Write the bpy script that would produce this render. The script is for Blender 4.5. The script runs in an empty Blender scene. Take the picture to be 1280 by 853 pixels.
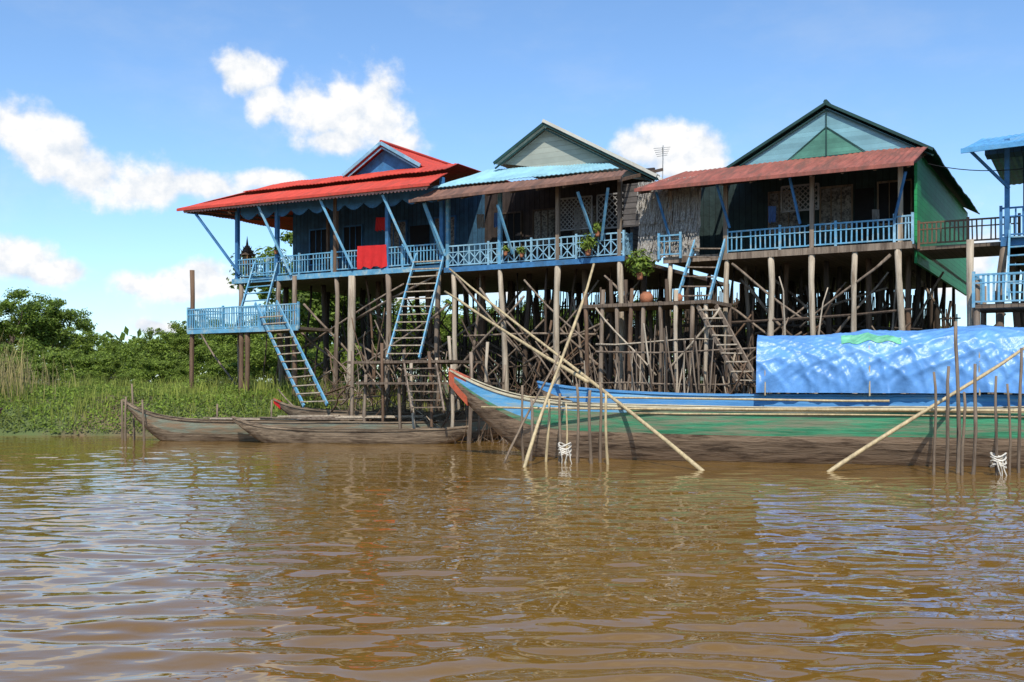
import bpy, math, random
from mathutils import Vector, noise
random.seed(7)
CAMH=1.8; HY=480.0; FP=1280.0
Z=Vector((0,0,1))
A=Vector((10.94,28,0)); R=Vector((math.cos(math.radians(30)),-0.5,0)); V=Vector((0.5,math.cos(math.radians(30)),0))
def q(px,py,D): return Vector(((px-640)/FP*D, D, CAMH+(HY-py)/FP*D))
def f(px,py,d):
    k=(px-640)/FP
    t=(A.dot(V)+d)/(k*V.x+V.y)
    return q(px,py,t)
def l(x,d,z): return A+R*x+V*d+Z*z
def lx(px,d):
    p=f(px,480,d); return (p-A).dot(R)
rnd=random.uniform
def nz(x,y,z=0): return noise.noise(Vector((x,y,z)))

# ---------------------------------------------------------------- materials
MATS={}
def mat(name,col,rough=.75,var=.35,scale=3.0,stretch=(1,1,1),col2=None,c2amt=.5,c2scale=1.2,lines=None,bump=.15,island=0,rot=30,spec=.3,wave=None,trans=0,linesdark=.35):
    if name in MATS: return MATS[name]
    m=bpy.data.materials.new(name); m.use_nodes=True; nt=m.node_tree; N=nt.nodes; Lk=nt.links
    bs=N['Principled BSDF']; bs.inputs['Roughness'].default_value=rough
    bs.inputs['Specular IOR Level'].default_value=spec
    tc=N.new('ShaderNodeTexCoord'); mp=N.new('ShaderNodeMapping'); mp.inputs['Rotation'].default_value=(0,0,math.radians(rot))
    Lk.new(tc.outputs['Object'],mp.inputs['Vector'])
    mp2=N.new('ShaderNodeMapping'); mp2.inputs['Scale'].default_value=stretch; Lk.new(mp.outputs[0],mp2.inputs['Vector'])
    n1=N.new('ShaderNodeTexNoise'); n1.inputs['Scale'].default_value=scale; n1.inputs['Detail'].default_value=7; n1.inputs['Roughness'].default_value=.65
    Lk.new(mp2.outputs[0],n1.inputs['Vector'])
    def mixc(fac,a,b,mode='MIX'):
        x=N.new('ShaderNodeMix'); x.data_type='RGBA'; x.blend_type=mode
        if isinstance(fac,(int,float)): x.inputs[0].default_value=fac
        else: Lk.new(fac,x.inputs[0])
        for s,i in ((a,6),(b,7)):
            if hasattr(s,'links'): Lk.new(s,x.inputs[i])
            else: x.inputs[i].default_value=(*s,1)
        return x.outputs[2]
    def math_(op,a,b=None,c=None):
        x=N.new('ShaderNodeMath'); x.operation=op
        for i,s in enumerate((a,b,c)):
            if s is None: continue
            if isinstance(s,(int,float)): x.inputs[i].default_value=s
            else: Lk.new(s,x.inputs[i])
        return x.outputs[0]
    def ramp(s,a,b):
        x=N.new('ShaderNodeMapRange'); x.inputs[1].default_value=a; x.inputs[2].default_value=b; Lk.new(s,x.inputs[0]); return x.outputs[0]
    lo=tuple(c*(1-var) for c in col); hi=tuple(min(1,c*(1+var*.8)) for c in col)
    c=mixc(ramp(n1.outputs['Fac'],.3,.7),lo,hi)
    if col2:
        n2=N.new('ShaderNodeTexNoise'); n2.inputs['Scale'].default_value=c2scale; n2.inputs['Detail'].default_value=8; n2.inputs['Roughness'].default_value=.7
        Lk.new(mp2.outputs[0],n2.inputs['Vector'])
        c=mixc(ramp(n2.outputs['Fac'],1-c2amt-.08,1-c2amt+.08),c,col2)
    h=n1.outputs['Fac']
    if lines:
        ax,per,wd=lines
        sp=N.new('ShaderNodeSeparateXYZ'); Lk.new(mp.outputs[0],sp.inputs[0])
        u=math_('MULTIPLY',sp.outputs[ax],1/per)
        fr=math_('FRACT',u); cell=math_('FLOOR',u)
        wn=N.new('ShaderNodeTexWhiteNoise'); wn.noise_dimensions='1D'; Lk.new(cell,wn.inputs['W'])
        c=mixc(1.0,c,mixc(wn.outputs['Value'],(.78,.78,.78),(1.08,1.08,1.08)),'MULTIPLY')
        ln=math_('LESS_THAN',fr,wd)
        c=mixc(ln,c,tuple(x*linesdark for x in col))
        h=math_('ADD',h,math_('MULTIPLY',fr,.6))
    if island:
        g=N.new('ShaderNodeNewGeometry')
        c=mixc(1.0,c,mixc(g.outputs['Random Per Island'],(1-island,)*3,(1+island,1+island*.8,1)),'MULTIPLY')
    Lk.new(c,bs.inputs['Base Color'])
    if bump:
        b=N.new('ShaderNodeBump'); b.inputs['Strength'].default_value=.7; b.inputs['Distance'].default_value=bump*.2
        Lk.new(h,b.inputs['Height']); Lk.new(b.outputs[0],bs.inputs['Normal'])
    if trans:
        tr=N.new('ShaderNodeBsdfTranslucent'); Lk.new(c,tr.inputs['Color']); ms=N.new('ShaderNodeMixShader'); ms.inputs[0].default_value=trans
        Lk.new(bs.outputs[0],ms.inputs[1]); Lk.new(tr.outputs[0],ms.inputs[2]); Lk.new(ms.outputs[0],N['Material Output'].inputs['Surface'])
    MATS[name]=m; return m
W_GREY=mat('weathered grey wood',(.24,.185,.135),stretch=(6,6,.5),scale=2,col2=(.10,.07,.048),c2amt=.46,c2scale=.8,bump=.3)
W_PALE=mat('pale wood',(.42,.35,.26),stretch=(6,6,.5),scale=2,col2=(.20,.145,.095),c2amt=.4,bump=.3)
W_DARK=mat('dark wood',(.075,.052,.036),stretch=(6,6,.6),scale=2,col2=(.14,.10,.07),c2amt=.4,bump=.3)
W_SHADED=mat('shaded wood',(.04,.029,.021),stretch=(6,6,.6),scale=2,col2=(.075,.055,.04),c2amt=.4,bump=.3)  # near-black copy of the wood, paints in the shade under the floors
W_BROWN=mat('brown wood',(.15,.092,.056),stretch=(6,6,.6),scale=2,col2=(.07,.045,.03),c2amt=.4,bump=.3)
W_PLANK=mat('plank floor',(.17,.125,.088),stretch=(.5,5,5),scale=2,lines=(0,.16,.1),bump=.2)
BAMBOO=mat('bamboo',(.46,.36,.20),scale=4,stretch=(3,3,1),col2=(.24,.18,.11),c2amt=.4,bump=.1,rough=.5)
STICK=mat('stick wood',(.21,.155,.105),scale=5,stretch=(3,3,.6),col2=(.08,.055,.038),c2amt=.42,bump=.2)
BLUE=mat('blue paint',(.115,.31,.46),rough=.6,scale=3,var=.3,col2=(.31,.41,.42),c2amt=.42,c2scale=4,bump=.08)
BLUED=mat('deep blue paint',(.045,.16,.33),rough=.6,scale=3,col2=(.045,.10,.16),c2amt=.38,bump=.1)
BLUEP=mat('pale blue paint',(.24,.42,.52),rough=.6,col2=(.12,.27,.41),c2amt=.42)
BLUEL=mat('light blue sheet',(.25,.47,.54),rough=.5,scale=1.5,var=.2,col2=(.17,.32,.38),c2amt=.40,bump=.05)
RED=mat('red roof sheet',(.50,.058,.036),rough=.6,scale=1.5,var=.25,stretch=(3,.6,1),col2=(.34,.058,.04),c2amt=.42,bump=.05)
TRIMR=mat('faded pink trim',(.38,.20,.17),rough=.7)
RUST=mat('rusty red sheet',(.28,.09,.065),rough=.7,scale=2,stretch=(3,.6,1),col2=(.16,.07,.052),c2amt=.46,bump=.05)
RUSTB=mat('brown roof sheet',(.19,.10,.07),rough=.8,scale=2,stretch=(3,.6,1),col2=(.11,.065,.05),c2amt=.45,bump=.05)
CREAM=mat('pale metal sheet',(.52,.50,.42),rough=.5,scale=1,var=.2,col2=(.35,.30,.24),c2amt=.35,bump=.05)
TEALR=mat('dark green roof sheet',(.016,.052,.045),rough=.5,scale=2,bump=.05)
GABLE3=mat('blue siding',(.19,.38,.43),rough=.6,scale=1.5,var=.15,lines=(2,.14,.1),bump=.05,linesdark=.75)
GABLE3B=mat('green siding',(.08,.23,.17),rough=.6,scale=1.5,lines=(2,.14,.1),bump=.05,linesdark=.75)
GABLE2=mat('grey siding',(.36,.38,.32),rough=.8,scale=1.5,var=.15,lines=(2,.18,.1),bump=.06,linesdark=.7)
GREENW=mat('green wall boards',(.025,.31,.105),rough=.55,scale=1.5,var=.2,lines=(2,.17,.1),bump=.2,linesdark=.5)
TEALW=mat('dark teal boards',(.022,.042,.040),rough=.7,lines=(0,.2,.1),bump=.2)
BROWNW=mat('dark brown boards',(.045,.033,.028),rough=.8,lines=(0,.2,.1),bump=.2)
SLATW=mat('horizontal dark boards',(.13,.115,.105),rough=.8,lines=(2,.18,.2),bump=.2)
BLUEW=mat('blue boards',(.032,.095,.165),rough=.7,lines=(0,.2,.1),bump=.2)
THATCH=mat('thatch',(.46,.43,.38),rough=1,scale=5,stretch=(14,14,1.2),col2=(.16,.14,.12),c2amt=.46,c2scale=3,bump=.6)
DARK=mat('dark opening',(.010,.010,.012),rough=.8,bump=0)
LACE=mat('lace curtain',(.25,.24,.22),rough=.9,scale=14,col2=(.05,.05,.05),c2amt=.48,c2scale=12,bump=0)
REDC=mat('red cloth',(.55,.02,.02),rough=.8,var=.15)
BCLOTH=mat('blue cloth',(.08,.16,.4),rough=.8)
GREYC=mat('grey cloth',(.22,.21,.20),rough=.8)
GOLD=mat('gilded shrine',(.22,.13,.05),rough=.45,var=.4)
ROPE=mat('white rope',(.58,.54,.46),rough=.9)
CLAY=mat('clay pot',(.36,.14,.07),rough=.8)
HULLW=mat('old hull wood',(.31,.22,.145),rough=.8,rot=17,scale=2.2,stretch=(.5,3,3.5),col2=(.09,.06,.04),c2amt=.46,c2scale=2.2,lines=(2,.23,.06),bump=.3)
HULLG=mat('green hull paint',(.045,.235,.12),rough=.65,rot=17,scale=2.4,stretch=(.35,3,5),var=.45,col2=(.19,.20,.13),c2amt=.49,c2scale=2.0,bump=.15)
HULLB=mat('blue hull paint',(.085,.28,.56),rough=.6,rot=17,scale=2,stretch=(.4,3,5),var=.3,col2=(.19,.29,.34),c2amt=.42,c2scale=2,bump=.12)
HULLBL=mat('pale blue hull paint',(.11,.35,.60),rough=.6,rot=17,scale=2,stretch=(.4,3,5),var=.3,col2=(.26,.36,.38),c2amt=.43,c2scale=2,bump=.1)
HULLY=mat('cream stripe',(.58,.52,.36),rough=.6,rot=17,scale=3,stretch=(.5,3,3),col2=(.32,.26,.16),c2amt=.40,bump=.1)
HULLO=mat('orange bow paint',(.52,.11,.05),rough=.6,scale=6,col2=(.34,.1,.06),c2amt=.45,bump=.1)
HULLOLD=mat('silvered hull wood',(.30,.225,.15),rough=.85,rot=0,scale=2.5,stretch=(.5,3,4),col2=(.11,.075,.048),c2amt=.46,c2scale=2.2,lines=(2,.2,.06),bump=.25)
HULLOLDG=mat('faded green hull',(.18,.20,.15),rough=.85,rot=0,scale=2.5,stretch=(.5,3,4),col2=(.22,.155,.095),c2amt=.5,c2scale=1.8,bump=.2)
TARP=mat('blue tarp',(.11,.285,.60),rough=.36,rot=17,scale=1.3,var=.25,stretch=(1,2,.8),col2=(.17,.36,.63),c2amt=.40,c2scale=.9,bump=.35,spec=.5)
TARPG=mat('green tarp',(.14,.44,.27),rough=.5,scale=3,bump=.2)
LEAF=mat('tree leaves',(.15,.235,.045),rough=.6,scale=.6,var=.35,island=.5,bump=0,trans=.42)
LEAF2=mat('shrub leaves',(.19,.28,.052),rough=.6,scale=.5,var=.35,island=.5,bump=0,trans=.42)
LEAF3=mat('creeper leaves',(.19,.29,.052),rough=.6,scale=.35,var=.45,island=.55,bump=0,trans=.4,col2=(.13,.17,.04),c2amt=.45,c2scale=.8)
GRASS=mat('grass blades',(.28,.33,.085),rough=.7,scale=.5,var=.35,island=.5,bump=0,trans=.4)
DRY=mat('dry reeds',(.36,.31,.16),rough=.8,scale=.5,island=.4,bump=0,trans=.2)
BARK=mat('bark',(.16,.125,.095),rough=.9,scale=4,bump=.5)
METAL=mat('grey metal',(.3,.3,.3),rough=.4)

# ---------------------------------------------------------------- builder
class B:
    def __init__(s): s.v=[]; s.f=[]; s.m=[]
    def add(s,vs,fs,mi=0):
        n=len(s.v); s.v+= [Vector(p) for p in vs]; s.f+=[tuple(i+n for i in q_) for q_ in fs]; s.m+=[mi]*len(fs); return s
    def beam(s,a,b,w,h,mi=0,up=Z):
        a=Vector(a);b=Vector(b); ax=(b-a).normalized()
        if abs(ax.dot(up))>.98: up=V
        sd=ax.cross(up).normalized()*(w/2); u=sd.cross(ax).normalized()*(h/2)
        vs=[a-sd-u,a+sd-u,a+sd+u,a-sd+u,b-sd-u,b+sd-u,b+sd+u,b-sd+u]
        return s.add(vs,[(3,2,1,0),(4,5,6,7),(0,1,5,4),(1,2,6,5),(2,3,7,6),(3,0,4,7)],mi)
    def pole(s,a,b,r0,r1,n=7,seg=4,wob=.0,mi=0):
        a=Vector(a);b=Vector(b); ax=(b-a).normalized(); up=Z if abs(ax.z)<.9 else Vector((1,0,0))
        e1=ax.cross(up).normalized(); e2=ax.cross(e1)
        vs=[];fs=[]; ph=rnd(0,9)
        for i in range(seg+1):
            t=i/seg; c=a.lerp(b,t)+ (e1*math.sin(t*5+ph)+e2*math.cos(t*4+ph*2))*wob*(1 if 0<i<seg else .3)
            if wob and 0<i<seg: c+=e1*rnd(-.5,.5)*wob
            r=r0+(r1-r0)*t; r*= 1+(rnd(-.12,.12) if wob else 0)
            for j in range(n):
                an=2*math.pi*j/n; vs.append(c+(e1*math.cos(an)+e2*math.sin(an))*r)
        for i in range(seg):
            for j in range(n):
                k=(j+1)%n; fs.append((i*n+j,i*n+k,(i+1)*n+k,(i+1)*n+j))
        fs.append(tuple(range(n))[::-1]); fs.append(tuple(seg*n+j for j in range(n)))
        return s.add(vs,fs,mi)
    def box(s,x0,x1,d0,d1,z0,z1,mi=0):
        vs=[l(x,d,z) for z in(z0,z1) for x,d in((x0,d0),(x1,d0),(x1,d1),(x0,d1))]
        return s.add(vs,[(3,2,1,0),(4,5,6,7),(0,1,5,4),(1,2,6,5),(2,3,7,6),(3,0,4,7)],mi)
    def prism(s,pts,off,mi=0):
        pts=[Vector(p) for p in pts]; n=len(pts); off=Vector(off)
        fs=[tuple(range(n)),tuple(range(2*n-1,n-1,-1))]+[(i,(i+1)%n+0,(i+1)%n+n,i+n) for i in range(n)]
        return s.add(pts+[p+off for p in pts],fs,mi)
    def sheet(s,p00,p10,p11,p01,per=.17,amp=.012,th=.02,mi=0,mib=None):
        p00,p10,p11,p01=map(Vector,(p00,p10,p11,p01))
        nrm=(p10-p00).cross((p01-p00) if (p01-p00).length>.01 else (p11-p00)).normalized()
        Ln=max((p10-p00).length,(p11-p01).length); n=max(4,int(Ln/per)*4); vs=[];fs=[]
        m=3
        for side in (0,1):
            for j in range(m+1):
                t=j/m
                for i in range(n+1):
                    u=i/n; a=p00.lerp(p10,u); b=p01.lerp(p11,u)
                    vs.append(a.lerp(b,t)+nrm*(math.sin(u*n/4*2*math.pi)*amp - side*th + nz(u*Ln*.7,t*2,Ln)*.035+nz(u*Ln*2,t*3,Ln)*.012))
        w=n+1; tot=w*(m+1)
        for j in range(m):
            for i in range(n):
                a=j*w+i; fs.append((a,a+1,a+w+1,a+w))
        s.add(vs,fs,mi); base=len(s.v)-len(vs)
        fs2=[]
        for j in range(m):
            for i in range(n):
                a=tot+j*w+i; fs2.append((a+w,a+w+1,a+1,a))
        for i in range(n):
            fs2.append((i+1,i,tot+i,tot+i+1)); a=m*w+i; fs2.append((a,a+1,tot+a+1,tot+a))
        for j in range(m):
            a=j*w; fs2.append((a,a+w,tot+a+w,tot+a)); a=j*w+n; fs2.append((a+w,a,tot+a,tot+a+w))
        s.f+=[tuple(i+base for i in q_) for q_ in fs2]; s.m+=[mi if mib is None else mib]*len(fs2)
        return s
    def obj(s,name,mats,parent=None,origin=None,smooth=False,**kw):
        if parent is not None: o0=ORG[parent.name]
        else: o0=Vector(origin) if origin is not None else sum(s.v,Vector())/len(s.v)
        me=bpy.data.meshes.new(name); me.from_pydata([tuple(p-o0) for p in s.v],[],s.f)
        mats=mats if isinstance(mats,(list,tuple)) else [mats]
        for m in mats: me.materials.append(m)
        me.polygons.foreach_set('material_index',s.m)
        if smooth: me.polygons.foreach_set('use_smooth',[True]*len(s.f))
        me.update()
        o=bpy.data.objects.new(name,me); bpy.context.scene.collection.objects.link(o)
        if parent is not None: o.parent=parent; ORG[o.name]=o0
        else: o.location=o0; ORG[o.name]=o0
        for k,v in kw.items(): o[k]=v
        return o
ORG={}
def thing(name,loc,label,category,group=None):
    o=bpy.data.objects.new(name,None); bpy.context.scene.collection.objects.link(o); o.location=loc; o.empty_display_size=.3
    ORG[o.name]=Vector(loc); o['label']=label; o['category']=category
    if group:o['group']=group
    return o

def shore(X):
    P=[(-3000,400),(-400,80),(-60,37),(-22,36),(-10,35.2),(-1,33.5),(5,29.5),(12,25),(40,9),(400,-190),(3000,-1700)]
    for (a,b),(c,d) in zip(P,P[1:]):
        if X<=c: return b+(d-b)*(X-a)/(c-a)
    return P[-1][1]
def gh(X,Y):
    t=Y-shore(X)+ nz(X*.3,Y*.1)*1.0
    if t<0: return max(-1.5,.45*t)
    H=1.5 if X<-9 else (1.0 if X>-3 else 1.0+.5*(-3-X)/6)
    return H*(1-math.exp(-t/1.1))+nz(X*.5,Y*.5,3)*.12*min(1,t)+ nz(X*.05,Y*.05,5)*.3*min(1,t/20)

# ---------------------------------------------------------------- ground + water
def axis(lo,hi,step,ext):
    c=[lo+i*step for i in range(int((hi-lo)/step)+1)]
    a=[];x=lo;s_=step
    while x>-ext: s_*=1.35; x-=s_; a.append(x)
    b=[];x=c[-1];s_=step
    while x<ext: s_*=1.35; x+=s_; b.append(x)
    return a[::-1]+c+b
xs=axis(-34,30,.6,4000); ys=axis(14,60,.6,4000)
g=B(); w=len(xs)
g.v=[Vector((x,y,gh(x,y))) for y in ys for x in xs]
g.f=[(j*w+i,j*w+i+1,(j+1)*w+i+1,(j+1)*w+i) for j in range(len(ys)-1) for i in range(w-1)]; g.m=[0]*len(g.f)
GROUND=mat('muddy ground',(.14,.098,.06),rough=.95,scale=.9,var=.4,col2=(.09,.12,.04),c2amt=.5,c2scale=.25,bump=.6)
g.obj('ground',GROUND,None,(0,0,0),smooth=True,kind='structure')

wm=bpy.data.materials.new('river water'); wm.use_nodes=True; nt=wm.node_tree; N=nt.nodes; Lk=nt.links; bs=N['Principled BSDF']
bs.inputs['Roughness'].default_value=.015; bs.inputs['IOR'].default_value=1.40
tc=N.new('ShaderNodeTexCoord')
def wnoise(sx,sy,scale,det,dist,rot=0):
    mp=N.new('ShaderNodeMapping'); mp.inputs['Scale'].default_value=(sx,sy,1); mp.inputs['Rotation'].default_value=(0,0,rot); Lk.new(tc.outputs['Object'],mp.inputs['Vector'])
    n=N.new('ShaderNodeTexNoise'); n.inputs['Scale'].default_value=scale; n.inputs['Detail'].default_value=det; n.inputs['Distortion'].default_value=dist; n.inputs['Roughness'].default_value=.4
    Lk.new(mp.outputs[0],n.inputs['Vector']); return n.outputs['Fac']
a2=wnoise(1,1.5,5.5,1,.3,-.2)
bp=N.new('ShaderNodeBump'); bp.inputs['Strength'].default_value=1; bp.inputs['Distance'].default_value=.0035
Lk.new(a2,bp.inputs['Height']); Lk.new(bp.outputs[0],bs.inputs['Normal'])
cn=wnoise(.3,.6,.5,3,0)
mx=N.new('ShaderNodeMix'); mx.data_type='RGBA'; Lk.new(cn,mx.inputs[0]); mx.inputs[6].default_value=(.145,.074,.012,1); mx.inputs[7].default_value=(.20,.112,.022,1)
Lk.new(mx.outputs[2],bs.inputs['Base Color'])
def wave(x,y):
    fade=min(1,max(0,(70-y)/25))*min(1,max(0,(60-abs(x))/20))
    if fade<=0: return 0
    wx=x+nz(x*.6,y*.6,11)*.4; wy=y+nz(x*.7,y*.7,17)*.28
    f2=max(0,1-y/28)
    calm=.8+.5*nz(x*.12,y*.2,33)
    near=1+.5*max(0,1-y/15)
    a=nz(wx*1.7,wy*3.5,1)*.0245+nz(wx*3.4+5,wy*6.4,2)*.0085*f2+nz(wx*.7,wy*1.3,3)*.022
    return a*fade*calm*near*(.45+.55*min(1,max(0,1.35-y/34)))
wy_=[-4000,-800,-100,-20,0]; y=1.0
while y<75: wy_.append(y); y+=max(.035,y*.0045)
wy_+=[80,100,140,220,400,900,4000]
cols=[-1+2*i/460 for i in range(461)]
vs=[];fs=[]
for y in wy_:
    hw=4000 if (y<=0 or y>=75) else max(3.0,y*.62)
    for c_ in cols:
        x=c_*hw
        vs.append((x,y,wave(x,y) if 0<y<75 and abs(c_)<.97 else 0))
n_=len(cols)
fs=[(j*n_+i,j*n_+i+1,(j+1)*n_+i+1,(j+1)*n_+i) for j in range(len(wy_)-1) for i in range(n_-1)]
wb=B(); wb.v=[Vector(p) for p in vs]; wb.f=fs; wb.m=[0]*len(fs)
k0=len(wb.v)
yy=[y for y in wy_ if 0<y<75]
L0=wy_.index(yy[0]); L1_=wy_.index(yy[-1])
for sgn,ci in((-1,0),(1,n_-1)):
    for j in range(L0-1,L1_+2):
        wb.v.append(Vector((sgn*4000,wy_[j],0)))
    base=k0 if sgn<0 else k0+(L1_+2-(L0-1))
    for t_,j in enumerate(range(L0-1,L1_+1)):
        a=j*n_+ci; a2_=(j+1)*n_+ci; b1=base+t_; b2=base+t_+1
        wb.f.append((b1,a,a2_,b2) if sgn<0 else (a,b1,b2,a2_)); wb.m.append(0)
wb.obj('water',wm,None,(0,0,0),smooth=True,kind='structure')

# ---------------------------------------------------------------- house helpers
def railing(par,a,b,h,m=BLUE,sp=.17,sl=.04,lattice=False,name='railing',label=None):
    bd=B(); a=Vector(a);b=Vector(b); L_=(b-a).length
    for z_,t in ((h,.045),(.06,.04),(h*.72,.03)):
        K=max(1,int(L_/2.2))
        for i in range(K): bd.beam(a.lerp(b,i/K)+Z*(z_+rnd(-.012,.012)),a.lerp(b,(i+1)/K)+Z*(z_+rnd(-.012,.012)),.045,t)
    n=max(2,int(L_/sp))
    if lattice:
        n=max(2,int(L_/.42)); 
        for i in range(n):
            p=a.lerp(b,i/n);r_=a.lerp(b,(i+1)/n)
            bd.beam(p+Z*.06,r_+Z*h*.72,.02,.03); bd.beam(p+Z*h*.72,r_+Z*.06,.025,.03); bd.beam(p+Z*.03,p+Z*h,.04,.04)
            mm=p.lerp(r_,.5); bd.beam(mm+Z*.06,mm+Z*h*.72,.022,.025); bd.beam(mm+Z*h*.72,mm+Z*h,.022,.025)
    else:
        for i in range(n+1):
            if rnd(0,1)<.03: continue
            p=a.lerp(b,i/n); bd.beam(p+Z*.04,p+Z*(h-.02)+(b-a).normalized()*rnd(-.015,.015),sl*rnd(.85,1.1),.022)
    for i in range(int(L_/1.9)+2):
        p=a.lerp(b,min(1,i/(int(L_/1.9)+1))); bd.beam(p-Z*.08,p+Z*(h+.08),.07,.07)
    kw={'label':label} if label else {}
    return bd.obj(name,m,par,**kw)
def stair(par,at,bt,ab,bb,n,mr,mt,name='stair',w_=.05,td=.15,ext=0.0,rh=.12):
    bd=B(); at,bt,ab,bb=map(Vector,(at,bt,ab,bb))
    dr=(at-ab).normalized()
    for p,r_ in((at,ab),(bt,bb)): bd.beam(r_,p+dr*ext,w_,rh,0)
    for i in range(n):
        t=(i+.5)/n; p=at.lerp(ab,t); r_=bt.lerp(bb,t); sd=(r_-p).normalized()
        bd.beam(p-sd*.02+Z*rnd(-.02,.02),r_+sd*.02+Z*rnd(-.02,.02),td,.035,1,up=Z)
    return bd.obj(name,[mr,mt],par)
def stilts(par,cols,rows,ztop,m=(W_GREY,W_DARK),r=.11,jit=.12,extra=0):
    for j,d in enumerate(rows):
        for x in cols:
            xx=x+rnd(-jit,jit)*1.6; dd=d+rnd(-jit,jit)*.6; p=l(xx,dd,0)
            zb=gh(p.x,p.y)-.4
            bd=B(); bd.pole(l(xx+rnd(-.15,.15),dd,zb),l(x,d,ztop),r*rnd(.7,1.15),r*rnd(.65,1.0),8,7,.05)
            bd.obj('stilt',m[0] if j==0 else random.choice((W_DARK,W_SHADED)) if j>1 else random.choice((W_DARK,W_GREY,W_BROWN)),par,smooth=True)  # rear rows take darker wood, shade put into their colour
    for i in range(extra):
        x=rnd(min(cols),max(cols)); d=rnd(.2,max(rows)*.9); p=l(x,d,0); zb=gh(p.x,p.y)-.3
        bd=B(); bd.pole(l(x,d,zb),l(x+rnd(-.9,.9),d+rnd(-.3,.3),ztop-(0 if rnd(0,1)<.5 else rnd(.5,2.4))),rnd(.03,.07),rnd(.02,.05),6,7,.08)
        bd.obj('prop_pole',random.choice((W_DARK,W_GREY,W_BROWN)) if d<1.6 else random.choice((W_DARK,W_SHADED)),par,smooth=True)  # props further back are coloured as if in shade
def braces(par,lst,m=W_GREY,r=.05,name='brace'):
    for (p1,p2) in lst:
        bd=B(); bd.pole(p1,p2,r*rnd(.7,1.1),r*rnd(.5,.9),6,6,.05); bd.obj(name,m,par,smooth=True)
def rbraces(par,n,x0,x1,d0,d1,z0,z1):
    for i in range(n):
        x=rnd(x0,x1); d=rnd(d0,d1); dx=rnd(1.2,3.2)*random.choice((-1,1)); x2=min(x1,max(x0,x+dx)); za=rnd(z0,z0+1.4); zb=rnd(z0+1.6,z1)
        if i%4==0: zb=za+rnd(-.3,.3)
        bd=B(); bd.pole(l(x,d,za),l(x2,d+rnd(-.4,.4),zb),rnd(.025,.05),rnd(.02,.035),6,7,.06); bd.obj('brace',random.choice((W_GREY,W_DARK,W_BROWN)) if d<1.4 else random.choice((W_DARK,W_SHADED)),par,smooth=True)  # deeper braces get the shaded wood colours
def strut(par,p1,p2,m=BLUE,w_=.11,h_=.09):
    bd=B(); bd.beam(p1,p2,w_*.85,h_*.85); bd.obj('strut',m,par)
def gable(par,x0,xm,x1,z0,zm,z1,d0,d1,mr,mw,mtr,ov=.35,trim=.16,wall=True):
    bd=B()
    bd.sheet(l(xm,d0-ov,zm),l(xm,d1,zm),l(x0,d1,z0),l(x0,d0-ov,z0),mib=0)
    bd.sheet(l(x1,d0-ov,z1),l(x1,d1,z1),l(xm,d1,zm),l(xm,d0-ov,zm))
    bd.pole(l(xm,d0-ov-.03,zm+.03),l(xm,d1,zm+.03),.07,.07,6,2)
    bd.obj('gable_roof',mr,par)
    bd=B()
    for (xa,za) in ((x0,z0),(x1,z1)):
        bd.beam(l(xm,d0-ov-.03,zm-.02),l(xa,d0-ov-.03,za-.02),.05,trim)
        bd.beam(l(xm,d0-ov+.06,zm-.18),l(xa,d0-ov+.06,za-.18),.04,trim*.5)
    bd.obj('barge_board',mtr,par)
    if wall:
        bd=B(); bd.prism([l(x0+.25,d0,z0),l(x1-.25,d0,z1),l(xm,d0,zm-.12)],V*.06); bd.obj('gable_wall',mw,par)
def scallop(par,x0,x1,d,z,h=.28,per=.3,m=BLUE,zr=None):
    bd=B(); n=int((x1-x0)/per); vs=[];fs=[]
    zr=z if zr is None else zr
    K=n*6
    for i in range(K+1):
        t=i/K; x=x0+(x1-x0)*t; zz=z+(zr-z)*t
        b=zz-h*(.55+.45*abs(math.sin(t*n*math.pi)))
        for dd in(0,.025): vs+=[l(x,d+dd,zz),l(x,d+dd,b)]
    for i in range(K):
        a=i*4;c=a+4; fs+=[(a,a+1,c+1,c),(a+2,c+2,c+3,a+3),(a+1,a+3,c+3,c+1),(a,c,c+2,a+2)]
    bd.add(vs,fs); return bd.obj('valance',m,par)
def window(par,x0,x1,d,z0,z1,mf=BLUE,mp=DARK,bars=3,name='window'):
    bd=B(); bd.box(x0,x1,d-.03,d-.004,z0,z1); bd.obj(name,mp,par)
    fr=B()
    for a,b,c,e in((x0-.05,x1+.05,z1,z1+.06),(x0-.05,x1+.05,z0-.06,z0),(x0-.05,x0,z0,z1),(x1,x1+.05,z0,z1)): fr.box(a,b,d-.06,d-.002,c,e)
    for i in range(1,bars): 
        x=x0+(x1-x0)*i/bars; fr.box(x-.015,x+.015,d-.05,d-.032,z0,z1)
    fr.obj(name+'_frame',mf,par)
def lattice(par,x0,x1,d,z0,z1,m,per=.16,name='lattice_screen'):
    bd=B(); W_=x1-x0; H_=z1-z0
    n=int((W_+H_)/per)
    for i in range(n+1):
        o=i*per
        a=(x0+max(0,o-H_),z0+min(o,H_)); b_=(x0+min(o,W_),z0+max(0,o-W_))
        if abs(a[0]-b_[0])<.03: continue
        bd.beam(l(a[0],d,a[1]),l(b_[0],d,b_[1]),.012,.03)
        bd.beam(l(x1-(a[0]-x0),d+.014,a[1]),l(x1-(b_[0]-x0),d+.014,b_[1]),.012,.03)
    for a,b_ in(((x0,z0),(x1,z0)),((x0,z1),(x1,z1)),((x0,z0),(x0,z1)),((x1,z0),(x1,z1))): bd.beam(l(a[0],d-.01,a[1]),l(b_[0],d-.01,b_[1]),.05,.05)
    bd.obj(name,m,par)
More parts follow.
